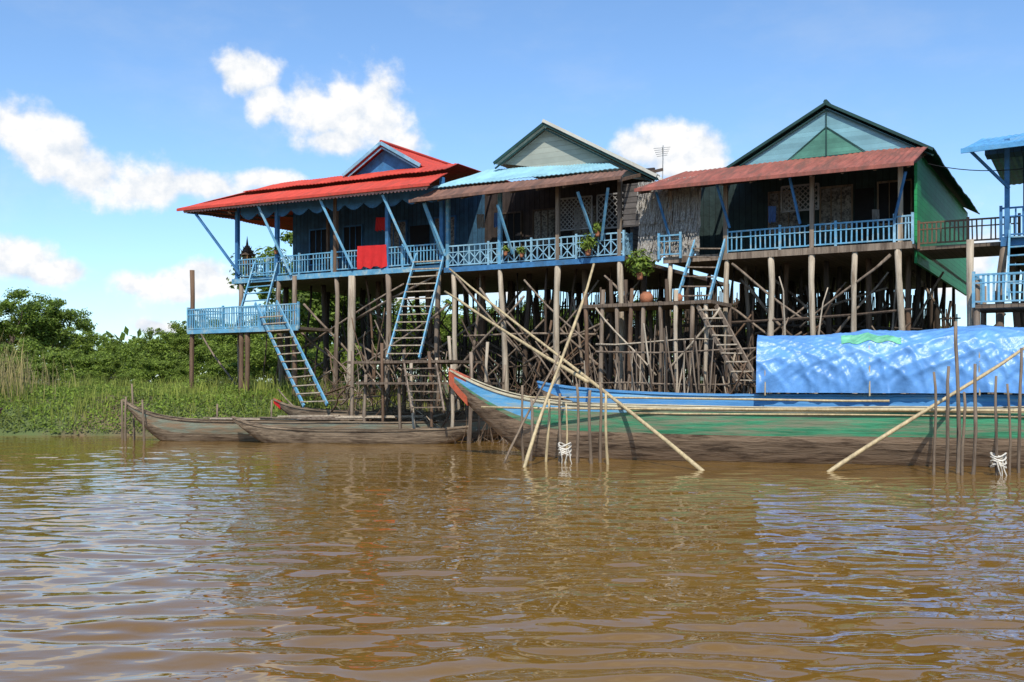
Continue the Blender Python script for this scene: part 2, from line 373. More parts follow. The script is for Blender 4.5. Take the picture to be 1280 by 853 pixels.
def cloth(name,p0,wv,h,m,label,cat='cloth',fold=.05,seed=0):
    bd=B(); p0=Vector(p0); wv=Vector(wv); nrm=wv.cross(Z).normalized(); n=12;k=8;vs=[]
    for j in range(k+1):
        for i in range(n+1):
            vs.append(p0+wv*(i/n)-Z*(h*j/k*(1+.06*math.sin(i*1.3+seed)))+nrm*math.sin(i*1.7+seed+j*.2)*fold*(.3+j/k))
    bd.add(vs,[(j*(n+1)+i,j*(n+1)+i+1,(j+1)*(n+1)+i+1,(j+1)*(n+1)+i) for j in range(k) for i in range(n)])
    return bd.obj(name,m,None,p0,smooth=True,label=label,category=cat)

# ================================================================ HOUSE 1 (red roof)
h1=thing('stilt_house',l(-20,4,1),'open stilt house with bright red metal roof and blue veranda','house')
b=B()
b.sheet(l(-27.5,-1,8.78),l(-15.3,-1,8.62),l(-15.4,.3,9.2),l(-25.4,.3,9.32))
b.sheet(l(-25.0,.1,9.42),l(-15.4,.1,9.32),l(-15.5,1.1,9.72),l(-23.9,1.1,9.82))
b.sheet(l(-27.5,10,8.78),l(-27.5,-1,8.78),l(-24.3,1.1,9.8),l(-24.3,8,9.8))
b.sheet(l(-24.3,1.1,9.76),l(-15.5,1.1,9.7),l(-15.5,9,9.7),l(-24.3,9,9.76))
b.beam(l(-27.5,-1.0,8.74),l(-15.3,-1.0,8.58),.05,.1)
b.obj('roof',RED,h1)
gable(h1,-20.55,-18.75,-16.95,9.75,10.78,9.75,1.2,8.5,RED,BLUED,BLUEP,trim=.12)
scallop(h1,-27.2,-15.4,-.95,8.72,.13,.16,TRIMR,8.55)
scallop(h1,-25,-15.4,-.03,8.75,.5,.8,BLUED,8.65)
b=B(); b.box(-25.4,-15.35,-.05,9,5.82,5.94); b.obj('floor',W_PLANK,h1)
b=B(); b.box(-25.4,-15.35,-.11,-.053,5.76,5.95); 
b.obj('floor_beam',BLUE,h1)
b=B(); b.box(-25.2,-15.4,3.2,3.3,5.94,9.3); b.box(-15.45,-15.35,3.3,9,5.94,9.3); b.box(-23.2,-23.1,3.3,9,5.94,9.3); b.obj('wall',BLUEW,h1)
for x in (-24.2,-22.4,-20.2,-17.9): window(h1,x,x+.9,3.2,6.8,8.2,BLUED,LACE if x>-21 else DARK)
b=B(); b.box(-19.1,-18.2,3.17,3.197,5.95,8.0); b.obj('door',DARK,h1)
for x in (-25.2,-23.1,-20.2,-17.8,-15.45):
    b=B(); b.beam(l(x,0,5.95),l(x,0,9.0),.14,.14); b.obj('veranda_post',W_BROWN if x in(-20.2,) else BLUED,h1)
for x in (-22.1,-19.1,-16.6):
    b=B(); b.beam(l(x,1.8,5.95),l(x,1.8,9.2),.1,.1); b.obj('inner_post',W_BROWN,h1)
b=B()
for i in range(13):
    x=-27+i*.9; b.beam(l(x,-.95,8.62),l(x,3.2,9.25 if x>-25 else 8.9),.06,.1)
b.obj('rafter',W_BROWN,h1,kind='stuff')
railing(h1,l(-25.2,-.02,5.98),l(-15.5,-.02,5.98),.72,sp=.14)
railing(h1,l(-25.2,0,5.98),l(-25.2,3,5.98),.72,sp=.2)
for p in [((245,268),(300,343)),((322,256),(364,344)),((400,250),(441,336)),((478,244),(517,330)),((530,254),(556,320))]:
    strut(h1,f(*p[0],-.8),f(*p[1],-.14),BLUE if p[0][0]>300 else BLUED,.13,.1)
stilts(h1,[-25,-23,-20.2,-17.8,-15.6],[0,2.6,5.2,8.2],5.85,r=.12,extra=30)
b=B(); b.pole(f(437,505,-.1),f(440,345,-.1),.15,.13,8,5,.02); b.obj('stilt',W_PALE,h1,smooth=True)
braces(h1,[(f(370,440,0),f(505,355,0)),(f(372,410,0),f(440,470,0)),(f(445,400,.2),f(560,335,.2)),(f(450,380,2),f(600,470,2)),(f(380,470,2.6),f(480,400,2.6)),(f(250,415,.5),f(310,505,.5)),(f(450,430,1),f(560,500,1)),(f(520,460,1.5),f(610,390,1.5)),(f(380,380,.3),f(470,480,.3)),(f(440,470,-.3),f(560,380,-.3)),(f(375,490,.2),f(450,440,.2))])
rbraces(h1,26,-22.5,-15.5,.1,5,1.6,5.7)
# lower landing
X0=lx(235,-2.03); X1=lx(373,-2.03); ZL=f(300,411,-2.03).z
b=B(); b.box(X0,X1,-2.0,-.2,ZL-.1,ZL); b.obj('landing',W_PLANK,h1)
railing(h1,l(X0,-2.03,ZL),l(X1,-2.03,ZL),.80,sp=.12,sl=.06)
railing(h1,l(X0,-.25,ZL),l(X0,-1.95,ZL),.80,sp=.13)
b=B(); b.box(X0,X1,-2.07,-2.002,ZL-.14,ZL+.02); b.obj('floor_beam',BLUE,h1)
for px,top in((240,338),(302,412),(309,412),(368,412)):
    b=B(); p=f(px,505,-1.9); p.z=gh(p.x,p.y)-.3; b.pole(p,f(px,top,-1.9),.1,.09,8,5,.02); b.obj('stilt',W_BROWN,h1,smooth=True)
for px in (368,):
    b=B(); p=f(px,505,-.3); p.z=gh(p.x,p.y)-.3; b.pole(p,f(px,345,-.3),.1,.09,8,5,.02); b.obj('stilt',W_GREY,h1,smooth=True)
stair(h1,f(316,338,-.15),f(345,336,-.15),f(295,408,-1.6),f(327,406,-1.6),8,BLUE,BLUE,ext=.5)
stair(h1,f(325,392,-2.12),f(352,390,-2.12),f(380,508,-3.6),f(409,506,-3.6),12,BLUE,W_PALE,ext=.6)
# centre ladder + landing
stair(h1,f(519,324,-.1),f(554,322,-.1),f(484,448,-2.6),f(524,448,-2.6),13,BLUE,W_PALE,ext=.4)
zc=f(500,452,-2.6).z; x0=lx(448,-3);x1=lx(575,-3)
b=B(); b.box(x0,x1,-3.6,-1.5,zc-.08,zc); b.obj('landing',W_PLANK,h1)
b=B(); b.box(x0+.6,x1+1.0,-3.9,-2.0,zc-.75,zc-.68); b.obj('lower_landing',W_PLANK,h1)
for i in range(8):
    x=x0+.1+(x1-x0+.6)*i/7
    for d in(-3.6,-1.6):
        b=B(); pp=l(x,d,0); b.pole(l(x,d,gh(pp.x,pp.y)-.3),l(x+rnd(-.15,.15),d,zc+rnd(-.6,.9)),rnd(.04,.08),.05,7,5,.04); b.obj('landing_post',random.choice((W_GREY,W_PALE,W_BROWN)),h1,smooth=True)
stair(h1,f(505,456,-3.6),f(545,456,-3.6),f(515,515,-4.6),f(555,515,-4.6),6,W_GREY,W_GREY)

# ================================================================ HOUSE 2
h2=thing('stilt_house',l(-12,4,1),'stilt house with light blue and brown sheet roof and grey gable','house')
b=B()
b.sheet(l(-16.1,-1.05,8.1),l(-8.2,-1.05,8.12),l(-8.35,-.2,8.5),l(-15.6,-.2,8.55),mi=0)
b.sheet(l(-15.7,-.3,8.62),l(-8.6,-.3,8.56),l(-9.6,1.0,9.08),l(-14.2,1.0,9.32),mi=1)
b.beam(l(-16.1,-1.06,8.06),l(-8.2,-1.06,8.08),.05,.1,0)
b.obj('roof',[RUSTB,BLUEL],h2)
gable(h2,-13.75,-11.8,-7.7,9.45,10.58,8.30,1.0,11,CREAM,GABLE2,TEALR,ov=.3,trim=.10)
b=B(); b.beam(l(-11.8,.63,10.66),l(-7.7,.63,8.38),.06,.10); b.obj('barge_board',CREAM,h2)
b=B(); b.box(-15.3,-8.5,-.05,10,5.7,5.82); b.obj('floor',W_PLANK,h2)
b=B(); b.box(-15.3,-8.5,-.11,-.053,5.66,5.83); b.obj('floor_beam',BLUED,h2)
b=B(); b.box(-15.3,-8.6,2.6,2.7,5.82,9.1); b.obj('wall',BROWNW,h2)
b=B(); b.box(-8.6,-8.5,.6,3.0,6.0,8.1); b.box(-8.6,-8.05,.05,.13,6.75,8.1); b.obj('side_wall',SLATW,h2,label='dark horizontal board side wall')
b=B()
n=18
vs=[];fs=[]
for j in range(9):
    for i in range(n+1):
        x=-8.05+i/n*2.0; z_=5.75+j/8*2.35; 
        if j==0: z_-=rnd(0,.3)
        vs.append(l(x,.15+nz(i*.6,j*.8)*.12+(8-j)*-.03,z_))
fs=[(j*(n+1)+i,j*(n+1)+i+1,(j+1)*(n+1)+i+1,(j+1)*(n+1)+i) for j in range(8) for i in range(n)]
b.add(vs,fs)
for i in range(420):
    x=rnd(-8.05,-6.1); row=random.randint(0,4); z_=6.4+row*.42+rnd(-.03,.03); b.beam(l(x,-.02,z_),l(x+rnd(-.05,.05),-.16,z_-rnd(.35,.55)),.022,.008)
b.obj('thatch_wall',THATCH,h2)
for x in (-14.6,-13.2,-11.6,-10.2): window(h2,x,x+.85,2.6,6.8,8.0,W_DARK,LACE if x in(-11.6,-13.2) else DARK)
lattice(h2,-11.3,-10.1,.9,6.95,8.0,GREYC); lattice(h2,-9.9,-8.85,.9,6.9,8.0,GREYC,per=.2)
b=B(); b.box(-12.5,-11.75,2.57,2.597,5.83,7.8); b.obj('door',DARK,h2)
for x in (-15.2,-13.1,-10.9,-8.7):
    b=B(); b.beam(l(x,0,5.8),l(x,0,8.5),.12,.12); b.obj('veranda_post',BLUE if x<-12 else W_GREY,h2)
b=B()
for i in range(9):
    x=-15.9+i*.95; b.beam(l(x,-1,8.02),l(x,2.6,9.0),.06,.1)
b.obj('rafter',W_BROWN,h2,kind='stuff')
railing(h2,l(-15.2,-.02,5.84),l(-8.55,-.02,5.84),.72,lattice=True,m=BLUEP)
railing(h2,l(-8.55,0,5.84),l(-8.55,.6,5.84),.72,lattice=True,m=BLUEP)
for p in [((622,256),(641,318)),((530,256),(552,318)),((722,240),(742,298)),((760,235),(752,300))]:
    strut(h2,f(*p[0],-.8),f(*p[1],-.14),BLUE,.09,.07)
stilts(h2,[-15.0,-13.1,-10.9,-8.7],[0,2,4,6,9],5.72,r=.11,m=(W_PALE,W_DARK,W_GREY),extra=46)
braces(h2,[(f(570,345,0),f(650,440,0)),(f(655,350,0),f(745,440,0)),(f(660,470,1),f(748,350,1)),(f(565,470,2),f(655,360,2)),(f(755,345,0),f(830,430,0)),(f(690,480,2),f(800,350,2)),(f(600,480,1),f(680,400,1)),(f(580,420,.6),f(745,418,.6)),(f(655,455,.3),f(760,400,.3)),(f(770,480,.6),f(700,410,.6)),(f(565,400,3),f(700,480,3)),(f(565,470,-.3),f(655,370,-.3)),(f(600,360,-.2),f(690,470,-.2))])
rbraces(h2,40,-15,-8,.1,5,1.4,5.6)
# ================================================================ HOUSE 3
h3=thing('stilt_house',l(-3,5,1),'green stilt house with blue gable and rusty red porch roof','house')
b=B()
b.sheet(l(-7.75,-1.05,7.7),l(.2,-1.05,7.66),l(.3,1.0,8.5),l(-6.9,1.0,8.5))
b.beam(l(-7.75,-1.06,7.65),l(.2,-1.06,7.61),.05,.1)
b.obj('porch_roof',RUST,h3)
gable(h3,-5.6,-2.52,.42,8.40,10.04,8.36,1.0,13.5,TEALR,GABLE3,TEALR,ov=.12,trim=.08)
b=B(); zt=9.35
b.prism([l(-3.6,.985,8.5),l(-1.45,.985,8.5),l(-2.52,.985,zt)],V*-.02)
b.obj('gable_panel',GABLE3B,h3)
b=B(); b.beam(l(-2.52,.95,zt),l(-3.7,.95,8.45),.02,.03); b.beam(l(-2.52,.95,zt),l(-1.35,.95,8.45),.02,.03);b.beam(l(-2.52,.94,9.85),l(-2.52,.94,8.5),.03,.03); b.obj('gable_trim',TEALR,h3)
b=B(); b.box(-7.2,0,-.05,13.5,5.56,5.68); b.obj('floor',W_PLANK,h3)
b=B(); b.box(-5.4,0.02,-.11,-.053,5.5,5.69); b.box(-7.2,-5.41,-.11,-.053,5.5,5.69); b.obj('floor_beam',W_GREY,h3)
b=B(); b.box(-.08,0,.9,13.3,5.2,8.40); b.obj('side_wall',GREENW,h3,label='bright green horizontal board side wall')
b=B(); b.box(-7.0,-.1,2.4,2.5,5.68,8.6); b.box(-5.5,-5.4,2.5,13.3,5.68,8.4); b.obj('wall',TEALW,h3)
for x in (-4.6,-3.0,-1.3): window(h3,x,x+.9,2.4,6.6,7.8,W_GREY,LACE if x in(-3.0,-4.6) else DARK)
lattice(h3,-3.9,-2.8,1.2,7.0,7.75,GREYC)
b=B(); b.box(-2.0,-1.45,2.37,2.397,5.7,7.7); b.obj('door',DARK,h3)
for x in (-7.0,-5.25,-2.7,-.3):
    b=B(); b.beam(l(x,0,5.66),l(x,0,7.95),.12,.12); b.obj('veranda_post',W_GREY if x!=-.3 else W_PALE,h3)
b=B()
for i in range(10):
    x=-7.6+i*.85; b.beam(l(x,-1,7.58),l(x,2.4,8.6 if x>-5 else 8.3),.06,.1)
b.obj('rafter',W_BROWN,h3,kind='stuff')
railing(h3,l(-5.2,-.02,5.7),l(-.45,-.02,5.7),.64,sp=.14)
railing(h3,l(-.45,-.04,5.7),l(.02,-.04,5.7),.7,sp=.08,m=BLUEP,label='light blue railing end panel')
railing(h3,l(.1,.5,5.62),l(2.6,.5,5.62),.62,m=W_BROWN,sp=.11,label='dark brown side railing')
b=B(); b.box(.05,2.7,.5,3,5.5,5.6); b.obj('walkway',W_PLANK,h3)
railing(h3,l(-7.3,-.2,5.7),l(-6.6,-.2,5.7),.64,sp=.15)
for p in [((987,222),(1000,280)),((1132,215),(1118,275)),((895,228),(912,285)),((820,240),(838,300))]:
    strut(h3,f(*p[0],-.7),f(*p[1],-.14),BLUED,.07,.06)
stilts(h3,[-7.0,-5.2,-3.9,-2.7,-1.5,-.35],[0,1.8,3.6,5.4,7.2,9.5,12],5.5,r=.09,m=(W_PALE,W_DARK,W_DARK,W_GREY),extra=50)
braces(h3,[(f(1113,318,0),f(1000,410,0)),(f(915,330,0),f(1005,400,0)),(f(920,460,.5),f(1010,380,.5)),(f(1030,440,1),f(1110,340,1)),(f(1120,440,3),f(1180,340,3)),(f(925,350,1),f(990,420,1)),(f(1140,340,4),f(1200,420,4)),(f(935,420,2),f(1110,360,2)),(f(960,345,2),f(1080,440,2)),(f(905,380,.6),f(1010,450,.6))])
rbraces(h3,40,-7,-.2,.3,9,1.4,5.4)
for k_ in range(7):
    b=B(); zz=rnd(2.9,3.9); b.pole(l(-7.2,k_*1.8,zz+rnd(-.3,.3)),l(0,k_*1.8,zz+rnd(-.3,.3)),.05,.04,6,5,.04); b.obj('cross_beam',random.choice((W_DARK,W_SHADED)),h3)
stair(h3,f(868,305,-.1),f(905,305,-.1),f(846,376,-1.4),f(886,376,-1.4),6,BLUE,W_GREY,ext=.35)
zc=f(830,380,-1.4).z; x0=lx(740,-1.4);x1=lx(900,-1.4)
b=B(); b.box(x0,x1,-2.2,-.3,zc-.1,zc); b.obj('landing',W_PLANK,h3)
for i in range(9):
    x=x0+.15+(x1-x0-.3)*i/8
    for d in(-2.1,-.4):
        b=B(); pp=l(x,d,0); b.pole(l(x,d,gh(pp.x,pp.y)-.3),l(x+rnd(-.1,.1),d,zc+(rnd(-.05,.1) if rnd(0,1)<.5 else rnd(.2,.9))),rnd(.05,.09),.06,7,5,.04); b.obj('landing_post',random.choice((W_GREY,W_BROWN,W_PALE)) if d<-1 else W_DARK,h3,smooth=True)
stair(h3,f(872,382,-2.1),f(895,382,-2.1),f(925,482,-3.0),f(950,482,-3.0),9,W_GREY,W_PALE)
braces(h3,[(f(745,385,-2.2),f(820,470,-2.2)),(f(900,385,-2.2),f(830,470,-2.2)),(f(745,430,-2.2),f(900,425,-2.2))],W_PALE,.035)
# antenna
an=thing('tv_antenna',l(-7.4,6,8),'thin metal television antenna rising above the roof','antenna')
b=B(); p=f(828,235,6); b.pole(p,f(829,182,6),.025,.02,5,1); b.obj('mast',METAL,an)
b=B()
for k_ in range(5): b.beam(f(817+k_*1,186+k_*2.5,6),f(838-k_*1,184+k_*2.5,6),.02,.02)
b.beam(f(828,184,5.5),f(829,200,6.6),.03,.03); b.obj('aerial',METAL,an)

# ================================================================ HOUSE 4
h4=thing('stilt_house',l(5,4,1),'stilt house with blue sheet roof and blue posts','house')
b=B(); b.sheet(l(1.35,-1.1,7.85),l(9,-1.1,8.0),l(9,1.4,8.85),l(1.6,1.4,8.6)); b.sheet(l(1.6,1.4,8.58),l(9,1.4,8.83),l(9,9,8.8),l(1.6,9,8.6)); b.beam(l(1.35,-1.12,7.79),l(9,-1.12,7.94),.05,.12); b.obj('roof',mat('blue roof sheet',(.09,.30,.54),rough=.5,scale=2,col2=(.15,.3,.42),c2amt=.4),h4)
b=B(); b.box(2.6,9,2.0,2.1,5.7,8.4); b.box(2.6,2.7,2.1,10,5.7,8.4); b.box(1.7,9,1.2,1.9,8.1,8.35); b.obj('wall',BLUEW,h4)
window(h4,3.2,4.0,2.0,6.5,7.7,BLUE,DARK)
b=B(); b.box(2.2,9,-.05,10,5.5,5.62); b.obj('floor',W_PLANK,h4)
b=B(); b.box(2.2,9,-.11,-.053,5.4,5.64); b.obj('floor_beam',BLUED,h4)
railing(h4,l(2.2,-.02,5.64),l(9,-.02,5.64),.75,m=BLUED)
for x in (2.35,3.15,5.5):
    b=B(); b.beam(l(x,-.05,5.6),l(x,-.05,8.2),.12,.12); b.obj('veranda_post',BLUED,h4)
for x in (2.4,5):
    strut(h4,l(x-.9,-.7,7.9),l(x,-.1,6.9),BLUED,.08,.07)
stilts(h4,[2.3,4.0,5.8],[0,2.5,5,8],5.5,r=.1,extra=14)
zf=f(1215,384,-1.5).z; x0=lx(1217,-2.42)
b=B(); b.box(x0,x0+6,-2.4,-.4,zf-.1,zf); b.obj('landing',W_PLANK,h4)
railing(h4,l(x0,-2.42,zf),l(x0+5,-2.42,zf),.72,sp=.11,sl=.055)
railing(h4,l(x0,-2.4,zf),l(x0,-.5,zf),.72,sp=.14,sl=.055)
for x in (x0+.05,x0+1.4,x0+3):
    for d in (-2.3,-.5):
        b=B(); pp=l(x,d,0); b.pole(l(x,d,gh(pp.x,pp.y)-.4),l(x,d,zf+.6),.09,.08,7,4,.02); b.obj('landing_post',W_GREY,h4,smooth=True)
stair(h4,f(1262,292,-.1),f(1290,290,-.1),f(1259,372,-1.3),f(1288,372,-1.3),7,BLUE,BLUE,ext=.3)
b=B(); p=f(1213,420,-1.2); b.pole(Vector((p.x,p.y,.4)),f(1213,300,-1.2),.1,.09,8,5,.02)
b.obj('stilt',W_PALE,h4,smooth=True)

# ---------------------------------------------------------------- utility cable
b=B(); pa=f(1160,205,1); pb=f(1300,208,-1)
for i in range(10):
    t0=i/10;t1=(i+1)/10; sg=lambda t:-.15*4*t*(1-t); b.pole(pa.lerp(pb,t0)+Z*sg(t0),pa.lerp(pb,t1)+Z*sg(t1),.012,.012,4,1)
b.obj('power_cable',DARK,None,label='thin black cable strung between two stilt houses',category='cable')

# ---------------------------------------------------------------- clutter on verandas
cloth('hanging_cloth',f(447,308,-.12),f(483,306,-.12)-f(447,308,-.12),.80,REDC,'bright red cloth hung over blue veranda railing',seed=1)
for i,(px,py,wd,h,m,lb) in enumerate([(470,272,12,.5,REDC,'red garment hanging inside shaded veranda'),(618,266,10,.5,BCLOTH,'blue garment hanging in shaded veranda'),(596,268,9,.5,GREYC,'grey garment hanging in shaded veranda'),(1090,262,9,.4,GREYC,'grey garment hanging in shaded veranda'),(960,258,10,.5,BCLOTH,'blue garment hanging in dark porch')]):
    cloth('hanging_garment',f(px,py,1.4),f(px+wd,py,1.4)-f(px,py,1.4),h,m,lb,'laundry',seed=i)
# spirit house
sh=thing('spirit_house',l(lx(310,-.4),.4,5.95),'small ornate gilded spirit house with tiered pointed roof','shrine')
c=l(lx(309,.4)+.0,.4,5.95); 
b=B(); b.pole(c,c+Z*.55,.09,.07,8,2); b.beam(c+Z*.55,c+Z*.63,.5,.5); b.obj('pedestal',GOLD,sh)
b=B(); b.beam(c+Z*.63,c+Z*.95,.26,.26)
for sx in(-.18,.18):
    for sy in(-.18,.18): b.pole(c+R*sx+V*sy+Z*.63,c+R*sx+V*sy+Z*.98,.022,.022,6,1)
b.obj('shrine_body',GOLD,sh)
b=B()
for k_,(r_,z_,hh_) in enumerate([(.36,.97,.16),(.26,1.1,.16),(.17,1.23,.14)]):
    b.pole(c+Z*z_,c+Z*(z_+hh_),r_,r_*.45,4,1)
    for an_ in range(4):
        a_=an_*math.pi/2+math.pi/4; e=Vector((math.cos(a_),math.sin(a_),0)); b.pole(c+Z*z_+e*r_*.9,c+Z*(z_+.13)+e*r_*1.2,.025,.005,5,1)
b.pole(c+Z*1.35,c+Z*1.75,.06,.004,6,2)
b.obj('tiered_roof',W_DARK,sh)

# ---------------------------------------------------------------- foliage helpers
def leaf(vs,fs,p,n,s,asp=1.7):
    n=n.normalized(); t=n.cross(Vector((rnd(-1,1),rnd(-1,1),rnd(-1,1)))).normalized(); u=n.cross(t)
    k=len(vs); vs+=[p-t*s*asp/2,p+u*s/2+n*s*.1,p+t*s*asp/2,p-u*s/2+n*s*.1]; fs.append((k,k+1,k+2,k+3))
def rdir():
    while 1:
        v=Vector((rnd(-1,1),rnd(-1,1),rnd(-1,1)))
        if .05<v.length<1: return v.normalized()
def crown_mesh(name,rx,rz,zc,nblob,nl,ls,br,m):
    vs=[];fs=[]
    for i in range(nblob):
        d=rdir(); rr=rnd(.3,1.12)**.6
        c=Vector((d.x*rx*rr,d.y*rx*rr,zc+d.z*rz*rr)); r=br*rnd(.35,1.2)
        for j in range(int(nl*rnd(.6,1.3)*(r/br)**1.5)+20):
            e=rdir(); p=c+Vector((e.x*r,e.y*r,e.z*r*.65))*rnd(.3,1.3)
            leaf(vs,fs,p,e+Vector((0,0,.7))+rdir()*.9,ls*rnd(.6,1.3))
    me=bpy.data.meshes.new(name); me.from_pydata(vs,[],fs); me.materials.append(m); return me
def trunk_mesh(name,h,r,nb,rx):
    b=B(); b.pole((0,0,-.5),(rnd(-.2,.2),rnd(-.2,.2),h),r,r*.5,8,5,r*.3)
    for i in range(nb):
        a=rnd(0,6.28); z0=h*rnd(.4,.95); b.pole((0,0,z0),(math.cos(a)*rx*rnd(.4,.8),math.sin(a)*rx*rnd(.4,.8),h*rnd(1.0,1.6)),r*.4,r*.1,6,4,r*.3)
    me=bpy.data.meshes.new(name); me.from_pydata([tuple(p) for p in b.v],[],b.f); me.materials.append(BARK); return me
species=[]
for i,(rx,rz,zc,nb_,nl,ls,br,m,th) in enumerate([(2.5,1.8,4.5,80,190,.11,.55,LEAF,3.4),(2.1,1.95,4.0,76,180,.10,.5,LEAF2,2.6),(2.4,1.25,2.0,74,160,.10,.48,LEAF2,1.2),(1.9,1.0,1.5,60,150,.09,.42,LEAF2,.9)]):
    species.append((crown_mesh('crown',rx,rz,zc,nb_,nl,ls,br,m),trunk_mesh('trunk',th,.16 if i<2 else .09,7,rx)))
def tree(px,D,top,sp,base=None,lab=None,name=None,cat=None):
    cm,tm=species[sp]; hgt=[6.6,6.2,3.5,2.8][sp]
    X=(px-640)/FP*D; z0=gh(X,D); zt=CAMH+(HY-top)/FP*D; s=(zt-z0)/hgt
    nm=name or ('tree' if sp<2 else 'shrub')
    t=thing(nm,(X,D,z0),lab or ('leafy green tree on the grassy river bank' if sp<2 else 'dense green shrub on the grassy river bank'),'tree' if sp<2 else 'shrub','trees and shrubs on the bank')
    t.scale=(s*rnd(.95,1.2),s*rnd(.95,1.2),s); t.rotation_euler=(0,0,rnd(0,6))
    for nm2,me in(('crown',cm),('trunk',tm)):
        o=bpy.data.objects.new(nm2,me); bpy.context.scene.collection.objects.link(o); o.parent=t
for a in [(15,58,358,0),(62,60,366,0),(-35,56,372,1),(88,66,396,1),(120,66,412,1),(150,64,418,1),(175,66,418,1),(205,60,404,1),(235,62,394,1),(262,62,396,0),(205,74,420,2),(285,60,398,1),(315,58,392,1),(345,56,386,1),(395,58,285,0),(375,62,345,1),(425,60,330,0),(455,62,370,1),(490,60,375,0),(530,62,365,1),(570,62,372,1),(605,60,380,0),(40,52,425,2),(85,50,432,3),(-10,50,425,3),(130,48,438,3),(160,52,434,2),(255,50,428,2),(310,52,426,2),(180,46,446,3),(350,50,428,2),(210,47,446,3),(370,54,430,2),(415,56,430,2),(460,56,425,3),(20,46,440,3),(60,45,450,3),(225,45,456,3),(285,46,450,3),(110,44,462,3),(160,44,464,3),(640,60,378,1),(680,58,372,0),(720,60,380,1),(760,58,374,1),(800,58,368,0),(845,58,376,1),(885,56,370,1),(930,56,378,0),(975,56,382,1),(1020,55,378,1),(1070,55,384,0),(1120,55,380,1),(1180,56,400,1),(1240,56,405,1)]:
    tree(*a)
# far wood
vs=[];fs=[]
for i in range(16000):
    X=rnd(-150,130); Y=rnd(95,125); hmax=5.5+3.0*nz(X*.06,0,1)+1.6*nz(X*.25,Y*.1,2)
    leaf(vs,fs,Vector((X,Y,1+rnd(0,1)**.6*hmax)),rdir()+Vector((0,-.6,.6)),rnd(.35,.7))
b=B(); b.v=vs;b.f=fs;b.m=[0]*len(fs); b.obj('distant_woods',LEAF,None,(0,110,0),kind='stuff',label='distant line of low green woods along the floodplain',category='woods')
# undergrowth on left bank
vs=[];fs=[]
n=0
while n<72000:
    X=rnd(-30,-6.0); Y=rnd(34.6,50)
    if rnd(0,1)>1-(Y-35)/22: continue
    if X>-9 and rnd(0,1)<(X+9)/3: continue
    zz=gh(X,Y)
    if zz<.05: continue
    cl=nz(X*.7,Y*.7,9); hgt=.06+.45*max(0,cl+.2)+.35*max(0,nz(X*.25,Y*.3,4))
    if cl<-.35 and rnd(0,1)<.6: continue
    leaf(vs,fs,Vector((X,Y-.15,zz+rnd(0,1)*hgt)),rdir()+Vector((0,-.6,.8)),rnd(.03,.075),2.2); n+=1
b=B(); b.v=vs;b.f=fs;b.m=[0]*len(fs); b.obj('undergrowth',LEAF3,None,(-15,38,1),kind='stuff',label='low green creeping plants covering the muddy bank',category='undergrowth')
def blades(n,fx,fy,h0,h1,m,nm,lab,wd=.03,patch=0):
    vs=[];fs=[]
    for i in range(n):
        X=fx();Y=fy();zz=gh(X,Y)
        if zz<.1: continue
        if patch and nz(X*.45,Y*.45,21)<rnd(-.5,.25): continue
        h=rnd(h0,h1)*(1+.8*nz(X*.4,Y*.4)); lean=Vector((rnd(-.3,.3),rnd(-.3,.3),0))*h
        p=Vector((X,Y,zz-.05)); a=rnd(0,3.14); t=Vector((math.cos(a),math.sin(a),0))*wd
        k=len(vs); vs+=[p-t,p+t,p+lean*.4+Z*h*.6+t*.7,p+lean*.4+Z*h*.6-t*.7,p+lean+Z*h]
        fs+= [(k,k+1,k+2,k+3),(k+3,k+2,k+4)]
    b=B(); b.v=vs;b.f=fs;b.m=[0]*len(fs); b.obj(nm,m,None,(-15,40,1),kind='stuff',label=lab,category='grass')
blades(42000,lambda:rnd(-34,-4),lambda:rnd(35.4,56),.18,.7,GRASS,'tall_grass','green grass growing on the bank',.013,1)
blades(380,lambda:random.gauss(-19.6,1.1),lambda:rnd(37,40),.8,2.1,DRY,'dry_reeds','tall pale dry reeds on the bank',.014)
blades(3500,lambda:rnd(-8,12),lambda:rnd(34,60),.2,.5,GRASS,'short_grass','sparse grass on the mud beneath the houses',.02)

def plant(p,r,n,ls,lab,pot=True,m=LEAF3,ps=1.0):
    p=Vector(p); t=thing('potted_plant' if pot else 'hanging_plant',p,lab,'plant','plants on the verandas')
    if pot:
        b=B(); b.pole(p,p+Z*.18*ps,.08*ps,.11*ps,10,3); b.pole(p+Z*.17*ps,p+Z*.2*ps,.12*ps,.12*ps,10,1); b.obj('pot',CLAY,t,smooth=True)
    vs=[];fs=[]
    for i in range(n):
        e=rdir(); c=p+Z*(.2*ps+r*.7)+Vector((e.x*r,e.y*r*.8,e.z*r*.9))*rnd(.2,1.1); leaf(vs,fs,c,e+Z*.6+rdir()*.5,ls*rnd(.6,1.3),2.2)
    b=B(); b.v=vs;b.f=fs;b.m=[0]*n; b.obj('foliage',m,t)
    b=B()
    for i in range(5): b.pole(p+Z*.1,p+Z*(.2+r)+rdir()*r*.6,.012,.006,4,2)
    b.obj('stem',BARK,t)
plant(f(735,320,-.25),.32,330,.06,'bushy green plant in clay pot by the railing')
plant(f(747,296,-.2),.2,150,.055,'bushy green plant in clay pot by the railing',ps=.8)
plant(f(652,322,-.2),.17,130,.05,'small green plant in clay pot on the railing ledge',ps=.7)
plant(f(632,320,-.2),.15,110,.05,'small green plant in clay pot on the railing ledge',ps=.7)
plant(f(800,350,-1.2),.45,520,.075,'leafy green shrub in clay pot on wooden landing')
plant(f(345,318,-.15),.12,60,.05,'small potted plant on the corner post',ps=.7)
